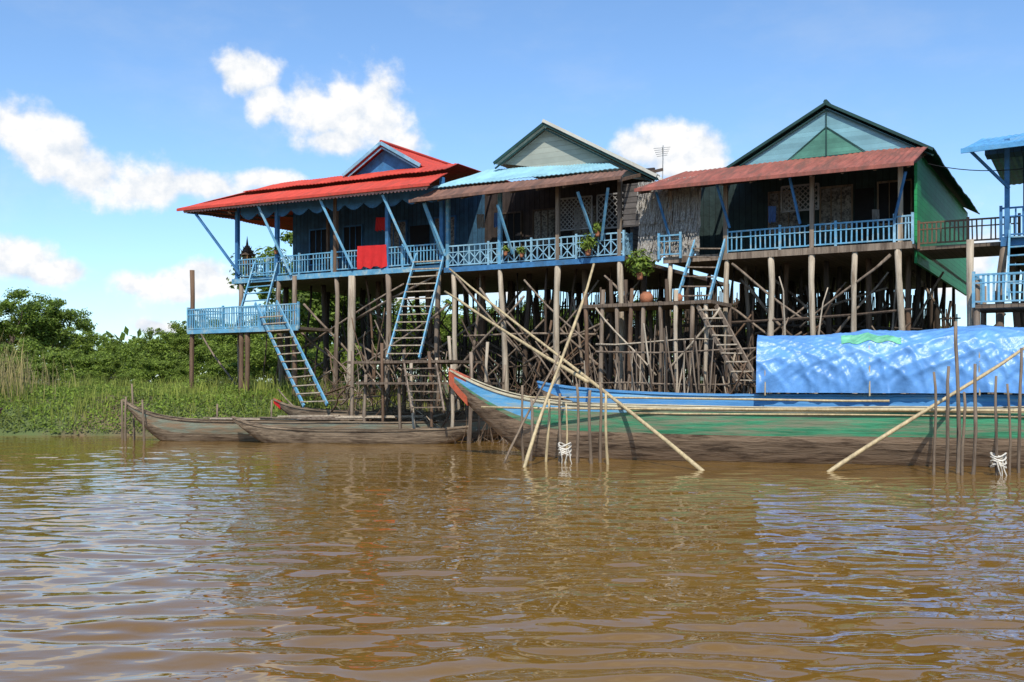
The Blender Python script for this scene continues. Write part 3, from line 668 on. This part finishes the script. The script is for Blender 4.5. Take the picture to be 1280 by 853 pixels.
def jar(p,r,h,lab):
    b=B(); p=Vector(p); prof=[(.55,0),(.85,.15),(1,.45),(.9,.75),(.6,.93),(.68,1)]; 
    vs=[p+Vector((math.cos(a*2*math.pi/14)*r*k,math.sin(a*2*math.pi/14)*r*k,h*z_)) for k,z_ in prof for a in range(14)]
    fs=[(j*14+i,j*14+(i+1)%14,(j+1)*14+(i+1)%14,(j+1)*14+i) for j in range(5) for i in range(14)]+[tuple(range(14))[::-1]]
    b.add(vs,fs); b.obj('clay_jar',CLAY,None,p,smooth=True,label=lab,category='jar')
jar(l(lx(808,-1.8),-1.8,f(830,380,-1.4).z),.2,.34,'orange brown clay jar standing on wooden landing')
jar(l(lx(848,-1.8),-1.8,f(830,380,-1.4).z),.13,.24,'orange brown clay jar standing on wooden landing')

# ---------------------------------------------------------------- fence pickets, loose sticks beneath the houses
fe=thing('stick_fence',f(860,480,-2.5),'rough fence of grey upright sticks beneath the house','fence')
b=B()
for i in range(85):
    px=740+i*2.45+rnd(-6,6); p=f(px,480,-2.6+rnd(-.35,.35)); z0=gh(p.x,p.y)-.2; zt=rnd(1.5,2.9)+(.9 if 800<px<880 and rnd(0,1)<.5 else 0)
    b.pole(Vector((p.x,p.y,z0)),Vector((p.x+rnd(-.6,.6),p.y,zt)),rnd(.018,.045),rnd(.012,.03),5,5,.05,mi=random.choice((0,0,1,2)))
b.obj('picket',[W_GREY,W_PALE,W_DARK],fe,kind='stuff')
b=B(); b.pole(f(745,440,-2.6),f(945,436,-2.6),.03,.03,6,5,.06); b.pole(f(745,480,-2.6),f(945,478,-2.6),.03,.03,6,5,.06); b.obj('rail',W_GREY,fe)
# dark slatted screens, added to deepen the shade under the houses
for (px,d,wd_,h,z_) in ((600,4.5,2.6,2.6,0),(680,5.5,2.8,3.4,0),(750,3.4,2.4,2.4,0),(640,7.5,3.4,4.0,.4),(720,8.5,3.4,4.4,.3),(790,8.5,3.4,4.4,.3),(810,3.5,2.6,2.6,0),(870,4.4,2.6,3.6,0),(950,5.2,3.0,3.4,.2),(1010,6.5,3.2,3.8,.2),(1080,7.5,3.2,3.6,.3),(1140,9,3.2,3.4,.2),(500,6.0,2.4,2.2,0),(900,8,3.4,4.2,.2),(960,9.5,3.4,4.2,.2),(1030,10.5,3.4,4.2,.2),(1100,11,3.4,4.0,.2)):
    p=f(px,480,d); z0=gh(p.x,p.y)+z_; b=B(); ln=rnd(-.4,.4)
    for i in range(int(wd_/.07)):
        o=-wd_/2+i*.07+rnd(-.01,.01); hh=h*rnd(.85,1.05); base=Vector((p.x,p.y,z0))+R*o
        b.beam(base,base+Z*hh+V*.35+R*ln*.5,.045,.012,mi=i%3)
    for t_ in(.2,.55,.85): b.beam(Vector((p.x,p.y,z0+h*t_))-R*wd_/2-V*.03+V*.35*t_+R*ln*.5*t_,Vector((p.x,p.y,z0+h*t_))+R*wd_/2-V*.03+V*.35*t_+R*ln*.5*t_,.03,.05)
    b.obj('shade_screen',[W_DARK,W_SHADED,W_BROWN if d<4 else W_DARK],None,label='added dark slatted screen deepening the shade beneath a stilt house',category='screen',group='added shade screens under the houses')
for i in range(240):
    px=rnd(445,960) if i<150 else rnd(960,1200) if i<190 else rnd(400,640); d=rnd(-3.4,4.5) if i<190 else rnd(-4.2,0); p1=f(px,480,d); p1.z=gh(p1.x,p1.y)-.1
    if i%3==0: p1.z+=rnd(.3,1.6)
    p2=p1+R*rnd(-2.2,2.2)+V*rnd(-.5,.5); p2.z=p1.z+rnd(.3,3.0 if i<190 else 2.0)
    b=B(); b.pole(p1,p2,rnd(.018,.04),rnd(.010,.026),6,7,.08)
    b.obj('leaning_pole',random.choice((W_GREY,W_PALE,STICK,W_BROWN)) if d<-1 else random.choice((W_DARK,STICK,W_BROWN)) if d<1.5 else random.choice((W_DARK,W_SHADED)),None,smooth=True,label='weathered thin pole leaning under a stilt house',category='pole',group='loose poles under the houses')  # wood darkens with depth, under-house shade painted into the colour
for (px,d,wd_) in ((610,-2.6,1.6),(690,-2.2,1.8),(830,-2.9,1.1),(560,-3.4,1.2),(770,-1.0,1.6),(650,.5,1.8),(880,.5,1.8),(730,-2.6,1.4),(480,-2.4,1.4),(420,-1.4,1.2),(540,-4.0,1.2)):
    p=f(px,480,d); z0=gh(p.x,p.y); b=B()
    for i in range(60):
        c=p+R*rnd(-wd_,wd_)+V*rnd(-.5,.5); c.z=z0+rnd(-.05,.45); e=R*rnd(-1,1)+V*rnd(-.5,.5)+Z*rnd(0,1.2)
        b.pole(c,c+e.normalized()*rnd(.5,1.6),rnd(.010,.022),.005,4,5,.07,mi=i%2)
    b.obj('brushwood_heap',[STICK,W_BROWN],None,label='tangled heap of dry brushwood on the mud',category='brushwood',kind='stuff')
for i in range(60):
    px=rnd(400,665); d=rnd(-4.6,-2.0); p=f(px,480,d); z0=gh(p.x,p.y)+.1+rnd(0,.7); a=R*rnd(.5,1.5)+V*rnd(-.8,.8)
    b=B(); b.beam(p*1+Z*(z0-p.z)-a,p+Z*(z0-p.z+rnd(-.2,.45))+a,rnd(.06,.2),.035)
    b.obj('plank',random.choice((W_GREY,W_PALE,W_BROWN)),None,label='weathered loose plank piled on the muddy bank',category='plank',group='planks piled on the bank')
# ---------------------------------------------------------------- boats
def boat(name,C0,C1,Wd,prof,bands,mats,label,seats=(),gun=None,thick=.045,N_=56,Rr=14,pw=2.4,inner=None,gmat=None,tip=None,group=None):
    C0=Vector(C0);C1=Vector(C1); dr=(C1-C0).normalized(); n=Vector((-dr.y,dr.x,0))
    if n.y<0:n=-n
    L_=(C1-C0).length; t=thing(name,(C0+C1)/2,label,'boat',group); sd_=C0.x
    def sec(s):
        w_,zs,zk=prof(s); return C0.lerp(C1,s)+n*nz(s*4,sd_,2)*.04,w_*Wd,zs+nz(s*5,sd_)*.03,zk
    def ring(s,dw,dz):
        c,w_,zs,zk=sec(s); w_=max(.012,w_-dw); pts=[]
        for j in range(-Rr,Rr+1):
            v=1-abs(j)/Rr; off=w_*max(0,(1-v**pw))**.75; z_=zs+(zk+dz*min(1,v*4)-zs)*v
            off+= nz(s*22,v*6,sd_)*.012
            pts.append(c+n*(off*(1 if j>0 else -1))+Z*z_)
        return pts
    b=B(); K=2*Rr+1; vs=[]
    for i in range(N_+1): vs+=ring(i/N_,0,0)
    fs=[];ms=[]
    for i in range(N_):
        for j in range(K-1):
            v=1-abs(j+.5-Rr)/Rr; a=i*K+j; fs.append((a,a+1,a+K+1,a+K)); s_=i/N_
            mi=0
            for th,m_ in bands(s_):
                if v<=th: mi=m_;break
            ms.append(mi)
    base=len(vs)
    for i in range(N_+1): vs+=ring(i/N_,thick,thick*1.5)
    for i in range(N_):
        for j in range(K-1): a=base+i*K+j; fs.append((a,a+K,a+K+1,a+1)); ms.append(len(mats)-1)
        for j in(0,K-1): a=i*K+j; fs.append((a,a+K,base+a+K,base+a)); ms.append(len(mats)-1)
    for i in (0,N_): 
        for j in range(K-1): a=i*K+j; fs.append((a,a+1,base+a+1,base+a)); ms.append(0)
    b.v=vs;b.f=fs;b.m=ms; b.obj('hull',mats,t,smooth=True)
    for sg in(-1,1):
        b=B()
        for i in range(N_):
            c,w_,zs,zk=sec(i/N_); c2,w2,zs2,_=sec((i+1)/N_); b.beam(c+n*sg*w_+Z*zs,c2+n*sg*w2+Z*zs2,.07,.045)
        b.obj('gunwale',gmat or mats[-1],t)
    for s_ in seats:
        c,w_,zs,zk=sec(s_); b=B(); b.beam(c-n*w_*.95+Z*(zs-.1),c+n*w_*.95+Z*(zs-.1),.24,.04,up=Z); b.obj('seat',mats[-1],t)
    if tip:
        s0,m_=tip; b=B(); 
        K2=8; vs=[];
        for i in range(K2+1):
            s_=s0+(1-s0)*i/K2; c,w_,zs,zk=sec(s_); w_=max(.03,w_)+.02
            vs+=[c-n*w_+Z*(zs+.03),c+n*w_+Z*(zs+.03),c+n*w_*.4+Z*(zk-.02),c-n*w_*.4+Z*(zk-.02)]
        fs=[(i*4+k,i*4+(k+1)%4,i*4+4+(k+1)%4,i*4+4+k) for i in range(K2) for k in range(4)]+[(0,1,2,3),(K2*4+3,K2*4+2,K2*4+1,K2*4)]
        b.add(vs,fs); b.obj('bow_tip',m_,t)
    return t,sec,n,dr
def sm(a,b,x): x=max(0,min(1,(x-a)/(b-a))); return x*x*(3-2*x)
L1=16.1
def profA(s):
    e=(1-s)*L1
    w_= (min(1,(e/5.5))**.62 if e<5.5 else 1)*(1 if s>.2 else .6+.4*s/.2)
    zs=1.24+ .93*math.exp(-(e/1.5)**1.15)+.15*sm(.25,0,s)
    zk=-.45+ 2.25*max(0,1-e/3.1)**1.5
    return w_,zs,min(zk,zs-.16)
bA,secA,nA,drA=boat('long_boat',(14,21.7,0),(-1.6,26.1,0),.86,profA,lambda s:[(.045,3),(.11,2 if s>.7 else 1),(.345,1),(2,0)] if s<.85 else [(.06,3),(.32,2),(.42,1),(2,0)],[HULLW,HULLG,HULLBL,HULLY,HULLW],'long wooden boat with green painted side, cream stripe and orange bow',seats=(.15,.3,.45,.6,.72,.82),tip=(.968,HULLO),gmat=HULLY,N_=90,Rr=22)
def profB(s):
    e=(1-s)*15
    w_=(min(1,(e/4.5))**.6 if e<4.5 else 1)*(1 if s>.2 else .6+.4*s/.2)
    zs=1.52+.35*math.exp(-(e/1.6)); zk=-.4+1.7*max(0,1-e/2.8)**1.5
    return w_,zs,min(zk,zs-.1)
bB,secB,nB,drB=boat('long_boat',(15.3,23.7,0),(.7,27.9,0),.85,profB,lambda s:[(.06,1),(.3,2),(2,0)],[HULLW,HULLBL,HULLB,HULLW],'long blue painted wooden boat partly covered with blue tarpaulin',seats=(.75,.85),gmat=HULLB)
for off,z_,s0,s1,r_ in((-.93,1.2,.1,.93,.035),(-.9,1.08,.05,.7,.025),(-.3,1.42,.35,.92,.03)):
    b=B(); p=Vector((14,21.7,0)).lerp(Vector((-1.6,26.1,0)),s0)+nA*off+Z*z_; p2=Vector((14,21.7,0)).lerp(Vector((-1.6,26.1,0)),s1)+nA*off*.95+Z*(z_+.04)
    b.pole(p,p2,r_,r_*.7,7,10,.02); b.obj('bamboo_pole',BAMBOO,None,smooth=True,label='long pale bamboo pole lashed along the boat side',category='pole',group='bamboo poles on the boat')
# tarp over boat B
tp=thing('tarpaulin',Vector((10,25,1.5)),'wrinkled blue tarpaulin draped as a tent over the boat','tarpaulin')
b=B(); nu,nv=280,120; vs=[]
s0=.615; s1=-.08
def ridge(x): return 1-min(1,abs(x)*3.6)
def tarp_pt(u,v,o=0):
    s_=s0+(s1-s0)*u; c=Vector((15.3,23.7,0)).lerp(Vector((.7,27.9,0)),s_)
    rib=abs(math.sin(u*4*math.pi))**.7
    top=3.02+.34*u-.07*rib+.03*nz(u*8,3)
    a=v*math.pi; cx=-math.cos(a); sx=math.copysign(abs(cx)**.8,cx); w_=1.06+o
    zb=1.58+.05*nz(u*9,7); hz=abs(math.sin(a))**.68
    p=c+nB*sx*w_+Z*(zb+(top+o-zb)*hz)
    side=1-abs(math.sin(a))**2
    wr=.055*ridge(nz(u*24+v*4,v*1.0,1))*side+.055*ridge(nz(u*7-v*7,v*2+u*3,8))+.04*ridge(nz(u*14+v*9,v*3,4))+.022*ridge(nz(u*44-v*20,v*7+u*12,14))+.05*nz(u*6,v*2,2)-.12*rib*side*.6
    return p+(nB*sx*.9+Z*hz*.6)*wr
for j in range(nv+1):
    for i in range(nu+1): vs.append(tarp_pt(i/nu,j/nv))
b.add(vs,[(j*(nu+1)+i,j*(nu+1)+i+1,(j+1)*(nu+1)+i+1,(j+1)*(nu+1)+i) for j in range(nv) for i in range(nu)])
cap=[vs[j*(nu+1)] for j in range(nv+1)]
b.add(cap,[tuple(range(nv+1))])
b.obj('sheet',TARP,tp,smooth=True)
b=B(); vs=[]
for j in range(41):
    for i in range(61):
        u=.19+.13*i/60; v=.25+.13*j/40*(1-.6*i/60)+ .01*math.sin(i*.3); vs.append(tarp_pt(u,v,.006)+Z*.006-nB*.008)
b.add(vs,[(j*61+i,j*61+i+1,(j+1)*61+i+1,(j+1)*61+i) for j in range(40) for i in range(60)]); b.obj('patch',TARPG,tp,smooth=True,label='pale green patch on blue tarpaulin')
for i in range(5):
    u=.02+.23*i; 
    pts=[tarp_pt(u,v/16)-Z*.07 for v in range(17)]; b=B()
    for a_,c_ in zip(pts,pts[1:]): b.pole(a_,c_,.02,.02,5,1)
    b.obj('rib',BAMBOO,tp)
def profC(L_,zs0,bow,stern,kd=-.3):
    def pr(s):
        e=(1-s)*L_; e2=s*L_
        w_=min(1,e/3.0)**.65*min(1,(e2+.3)/2.5)**.6
        zs=zs0+bow*math.exp(-(e/.9))+stern*math.exp(-(e2/1.0))
        zk=kd+(zs0+bow-kd-.12)*max(0,1-e/1.8)**1.6+(zs0-kd-.12)*max(0,1-e2/1.6)**1.5
        return max(w_,.03),zs,min(zk,zs-.08)
    return pr
wl=lambda s:[(.14,1),(2,0)]
boat('wooden_boat',(.1,33.0,0),(-12.3,32.4,0),.62,profC(12.4,.60,.7,.15),lambda s:[(.1,2),(.45,1),(2,0)],[HULLOLD,HULLOLDG,HULLOLD],'long weathered wooden boat with raised bow and faded green paint',seats=(.2,.4,.6,.8),group='old wooden boats at the bank')
boat('wooden_boat',(-1.3,31.0,0),(-8.6,31.5,0),.48,profC(7.4,.38,.42,.14),wl,[HULLOLD,HULLOLD,HULLOLD],'small bare grey brown wooden rowing boat',seats=(.25,.5,.75),group='old wooden boats at the bank')
boat('wooden_boat',(-.2,34.4,0),(-8.0,34.4,0),.6,profC(7.8,.84,.45,.1,.1),wl,[HULLOLD,HULLOLD,HULLOLD],'grey wooden boat with small red bow tip',seats=(.3,.6),tip=(.97,REDC),group='old wooden boats at the bank')
boat('wooden_boat',(-20.5,33.5,0),(-16.35,32.8,0),.55,profC(4.1,.6,.4,.1),wl,[W_DARK,HULLO,W_DARK],'dark wooden boat with orange rim',group='old wooden boats at the bank')
for i in range(12):
    x=rnd(-9,-1.5); y=33+rnd(-.3,.3); b=B(); z_=.64+rnd(0,.12); a=Vector((rnd(.8,1.6),rnd(-.1,.1),0)); b.beam(Vector((x,y,z_))-a,Vector((x,y,z_+rnd(-.03,.05)))+a,rnd(.1,.2),.035)
    b.obj('plank',random.choice((W_GREY,W_PALE,W_BROWN)),None,label='weathered loose plank laid across wooden boats',category='plank',group='planks laid on the boats')
for px,yt,D in((165,480,33),(158,496,32.3),(178,500,32),(152,500,33),(340,500,33.8),(272,505,33.8),(455,495,33.8),(520,490,33.5),(560,500,33),(480,485,33.6),(600,495,32)):
    b=B(); p=q(px,yt,D); b.pole(Vector((p.x+rnd(-.1,.1),D,-.6)),p,.04,.03,6,4,.02); b.obj('mooring_pole',STICK,None,smooth=True,label='thin wooden mooring stake beside old boats',category='pole',group='mooring poles')
def mp(px0,py0,D0,px1,py1,D1,r=.035,m=STICK,lab='thin wooden mooring stake standing in the water by the boat',ex=.5):
    a=q(px0,py0,D0); c=q(px1,py1,D1); dr=(a-c).normalized(); c=c-dr*ex
    b=B(); b.pole(c,a,r,r*.7,7,8,.03); b.obj('mooring_pole',m,None,smooth=True,label=lab,category='pole',group='mooring poles')
for px,yt,D in((655,482,24.0),(664,498,23.8),(684,500,23.6),(698,492,23.4),(707,505,23.3),(722,480,23.2),(738,488,23.1),(752,478,23.3),(760,492,23.0)):
    mp(px+rnd(-3,3),yt,D,px,480+1280*1.8/D,D,rnd(.025,.045),random.choice((STICK,BAMBOO,W_GREY)))
for px,yt,D in((1169,465,20.3),(1182,458,20.5),(1197,402,20.7),(1216,455,20.4),(1246,470,20.2),(1262,480,20.3),(1274,435,20.6),(1205,490,20.2)):
    mp(px+rnd(-5,5),yt,D,px,480+1280*1.8/D,D,rnd(.03,.05),random.choice((STICK,W_GREY)))
mp(742,330,25.2,657,584,22.2,.045,BAMBOO,'long pale bamboo pole leaning over the boat bow')
mp(562,336,33,875,588,21.3,.05,BAMBOO,'long pale bamboo pole leaning over the boat bow')
mp(556,365,33,735,478,24.6,.05,BAMBOO,'long pale bamboo pole leaning over the boat bow',ex=0)
mp(1284,432,22.2,1040,590,21.0,.05,BAMBOO,'long pale bamboo pole leaning against the boat side')
mp(700,440,25,640,560,23.5,.03,STICK)
def rope(px,py,D,lab='knotted white rope tied around mooring stakes'):
    b=B(); c=q(px,py,D)
    for k_ in range(4):
        pts=[c+Vector((math.cos(a*.52)*.14,math.sin(a*.52)*.12,.07*k_-.1+math.sin(a+k_)*.04)) for a in range(13)]
        for a_,e_ in zip(pts,pts[1:]): b.pole(a_,e_,.018,.018,5,1)
    for k_ in range(3): b.pole(c+Vector((rnd(-.1,.1),-.13,0)),c+Vector((rnd(-.2,.2),-.13,-rnd(.3,.5))),.014,.01,5,3,.02)
    b.obj('mooring_rope',ROPE,None,label=lab,category='rope')
rope(706,562,23.25); rope(1248,576,20.2)

# ---------------------------------------------------------------- camera, sun, world
cam=bpy.data.cameras.new('camera'); co=bpy.data.objects.new('camera',cam); bpy.context.scene.collection.objects.link(co)
co.location=(0,0,CAMH); co.rotation_euler=(math.pi/2,0,0); cam.lens=36; cam.sensor_width=36; cam.shift_y=(HY-426.5)/1280; cam.clip_end=9000; cam.clip_start=.1
bpy.context.scene.camera=co
az=math.radians(184); el=math.radians(50)
sdir=Vector((math.sin(az)*math.cos(el),math.cos(az)*math.cos(el),math.sin(el)))
su=bpy.data.lights.new('sun','SUN'); so=bpy.data.objects.new('sun',su); bpy.context.scene.collection.objects.link(so)
su.energy=4.9; su.angle=math.radians(.5); su.color=(1,.94,.85); so.rotation_euler=(sdir).to_track_quat('Z','Y').to_euler()
wd=bpy.data.worlds.new('World'); bpy.context.scene.world=wd; wd.use_nodes=True; nt=wd.node_tree; N=nt.nodes; Lk=nt.links
bg=N['Background']; bg.inputs['Strength'].default_value=.15
sky=N.new('ShaderNodeTexSky'); sky.sky_type='NISHITA'; sky.sun_disc=False; sky.sun_elevation=el; sky.sun_rotation=az; sky.air_density=1.0; sky.dust_density=.4; sky.ozone_density=2.0
tint=N.new('ShaderNodeMix'); tint.data_type='RGBA'; tint.blend_type='MULTIPLY'; tint.inputs[0].default_value=1; tint.inputs[7].default_value=(.94,1.14,1.32,1); Lk.new(sky.outputs[0],tint.inputs[6])
tc=N.new('ShaderNodeTexCoord'); sp=N.new('ShaderNodeSeparateXYZ'); Lk.new(tc.outputs['Generated'],sp.inputs[0])
def M_(op,a,b=None,c=None,clamp=False):
    x=N.new('ShaderNodeMath'); x.operation=op; x.use_clamp=clamp
    for i,s in enumerate((a,b,c)):
        if s is None: continue
        if isinstance(s,(int,float)): x.inputs[i].default_value=s
        else: Lk.new(s,x.inputs[i])
    return x.outputs[0]
AZ=M_('ARCTAN2',sp.outputs[0],sp.outputs[1]); EL=M_('ARCSINE',sp.outputs[2])
cb=N.new('ShaderNodeCombineXYZ'); Lk.new(AZ,cb.inputs[0]); Lk.new(EL,cb.inputs[1])
def VM(op,a,b):
    x=N.new('ShaderNodeVectorMath'); x.operation=op
    for i,s in enumerate((a,b)):
        if s is None: continue
        if isinstance(s,tuple): x.inputs[i].default_value=s
        else: Lk.new(s,x.inputs[i])
    return x
warp=N.new('ShaderNodeTexNoise'); warp.inputs['Scale'].default_value=9; warp.inputs['Detail'].default_value=3; Lk.new(cb.outputs[0],warp.inputs['Vector'])
wv=VM('MULTIPLY',VM('SUBTRACT',warp.outputs['Color'],(.5,.5,.5)).outputs[0],(.05,.035,0)).outputs[0]
PV=VM('ADD',cb.outputs[0],wv).outputs[0]
CL=[(10,160,50,34),(60,190,66,34),(120,215,75,32),(190,235,80,24),(265,238,75,20),(335,228,46,16),
(312,88,40,28),(330,125,28,24),(390,135,48,42),(435,140,58,48),(480,140,43,48),(500,180,38,22),(420,175,58,22),
(800,185,32,24),(840,182,42,36),(880,188,34,30),(845,205,58,20),
(20,325,56,28),(75,338,52,16),(220,352,76,20),(250,345,38,20),(190,403,28,10),
(560,350,120,30),(700,300,90,30),(1180,330,90,40),(-120,250,90,60),(1450,200,120,70),(1000,330,90,26)]
dens=None
for (px,py,rx,ry) in CL:
    k=(px-640)/FP; a0=math.atan(k); e0=math.atan((HY-py)/FP*math.cos(a0)); ra=rx*1.2/FP*math.cos(a0)**2; re=ry*1.2/FP
    s1_=VM('SUBTRACT',PV,(a0,e0,0)).outputs[0]; s2_=VM('MULTIPLY',s1_,(1/ra,1/re,0)).outputs[0]
    ln=VM('LENGTH',s2_,None).outputs['Value']; d_=M_('SUBTRACT',1,ln)
    dens=d_ if dens is None else M_('SMOOTH_MAX',dens,d_,.15)
def fb(vec,sc,det=9,ro=.6):
    n=N.new('ShaderNodeTexNoise'); n.inputs['Scale'].default_value=sc; n.inputs['Detail'].default_value=det; n.inputs['Roughness'].default_value=ro; Lk.new(vec,n.inputs['Vector']); return n.outputs['Fac']
n1=fb(cb.outputs[0],20,9,.57)
off=VM('ADD',cb.outputs[0],(-.003,.010,0)).outputs[0]; n1b=fb(off,20,9,.57)
D1=M_('ADD',dens,M_('MULTIPLY',M_('SUBTRACT',n1,.5),2.2))
mr=N.new('ShaderNodeMapRange'); mr.interpolation_type='SMOOTHSTEP'; mr.inputs[1].default_value=-.06; mr.inputs[2].default_value=.58; Lk.new(D1,mr.inputs[0]); C1_=mr.outputs[0]
mpn=VM('MULTIPLY',cb.outputs[0],(1,2.2,1)).outputs[0]
n2=fb(mpn,4.5,6,.6); mr2=N.new('ShaderNodeMapRange'); mr2.interpolation_type='SMOOTHSTEP'; mr2.inputs[1].default_value=.46; mr2.inputs[2].default_value=.72; Lk.new(n2,mr2.inputs[0])
hi=N.new('ShaderNodeMapRange'); hi.inputs[1].default_value=.38; hi.inputs[2].default_value=.6; Lk.new(EL,hi.inputs[0])
C2_=M_('MULTIPLY',mr2.outputs[0],M_('ADD',M_('MULTIPLY',hi.outputs[0],.8),.16))
CF=M_('MAXIMUM',C1_,C2_,clamp=True)
sh_=M_('MULTIPLY',M_('SUBTRACT',n1,n1b),4.0); sh_=M_('ADD',sh_,M_('MULTIPLY',D1,.6)); sh_=M_('ADD',sh_,.42,clamp=True)
mc=N.new('ShaderNodeMix'); mc.data_type='RGBA'; Lk.new(sh_,mc.inputs[0]); mc.inputs[6].default_value=(4.5,5.1,5.9,1); mc.inputs[7].default_value=(6.8,6.8,6.8,1)
mm=N.new('ShaderNodeMix'); mm.data_type='RGBA'; Lk.new(CF,mm.inputs[0]); Lk.new(tint.outputs[2],mm.inputs[6]); Lk.new(mc.outputs[2],mm.inputs[7])
Lk.new(mm.outputs[2],bg.inputs['Color'])
sc=bpy.context.scene; sc.view_settings.view_transform='Standard'; sc.view_settings.look='None'; sc.view_settings.exposure=0
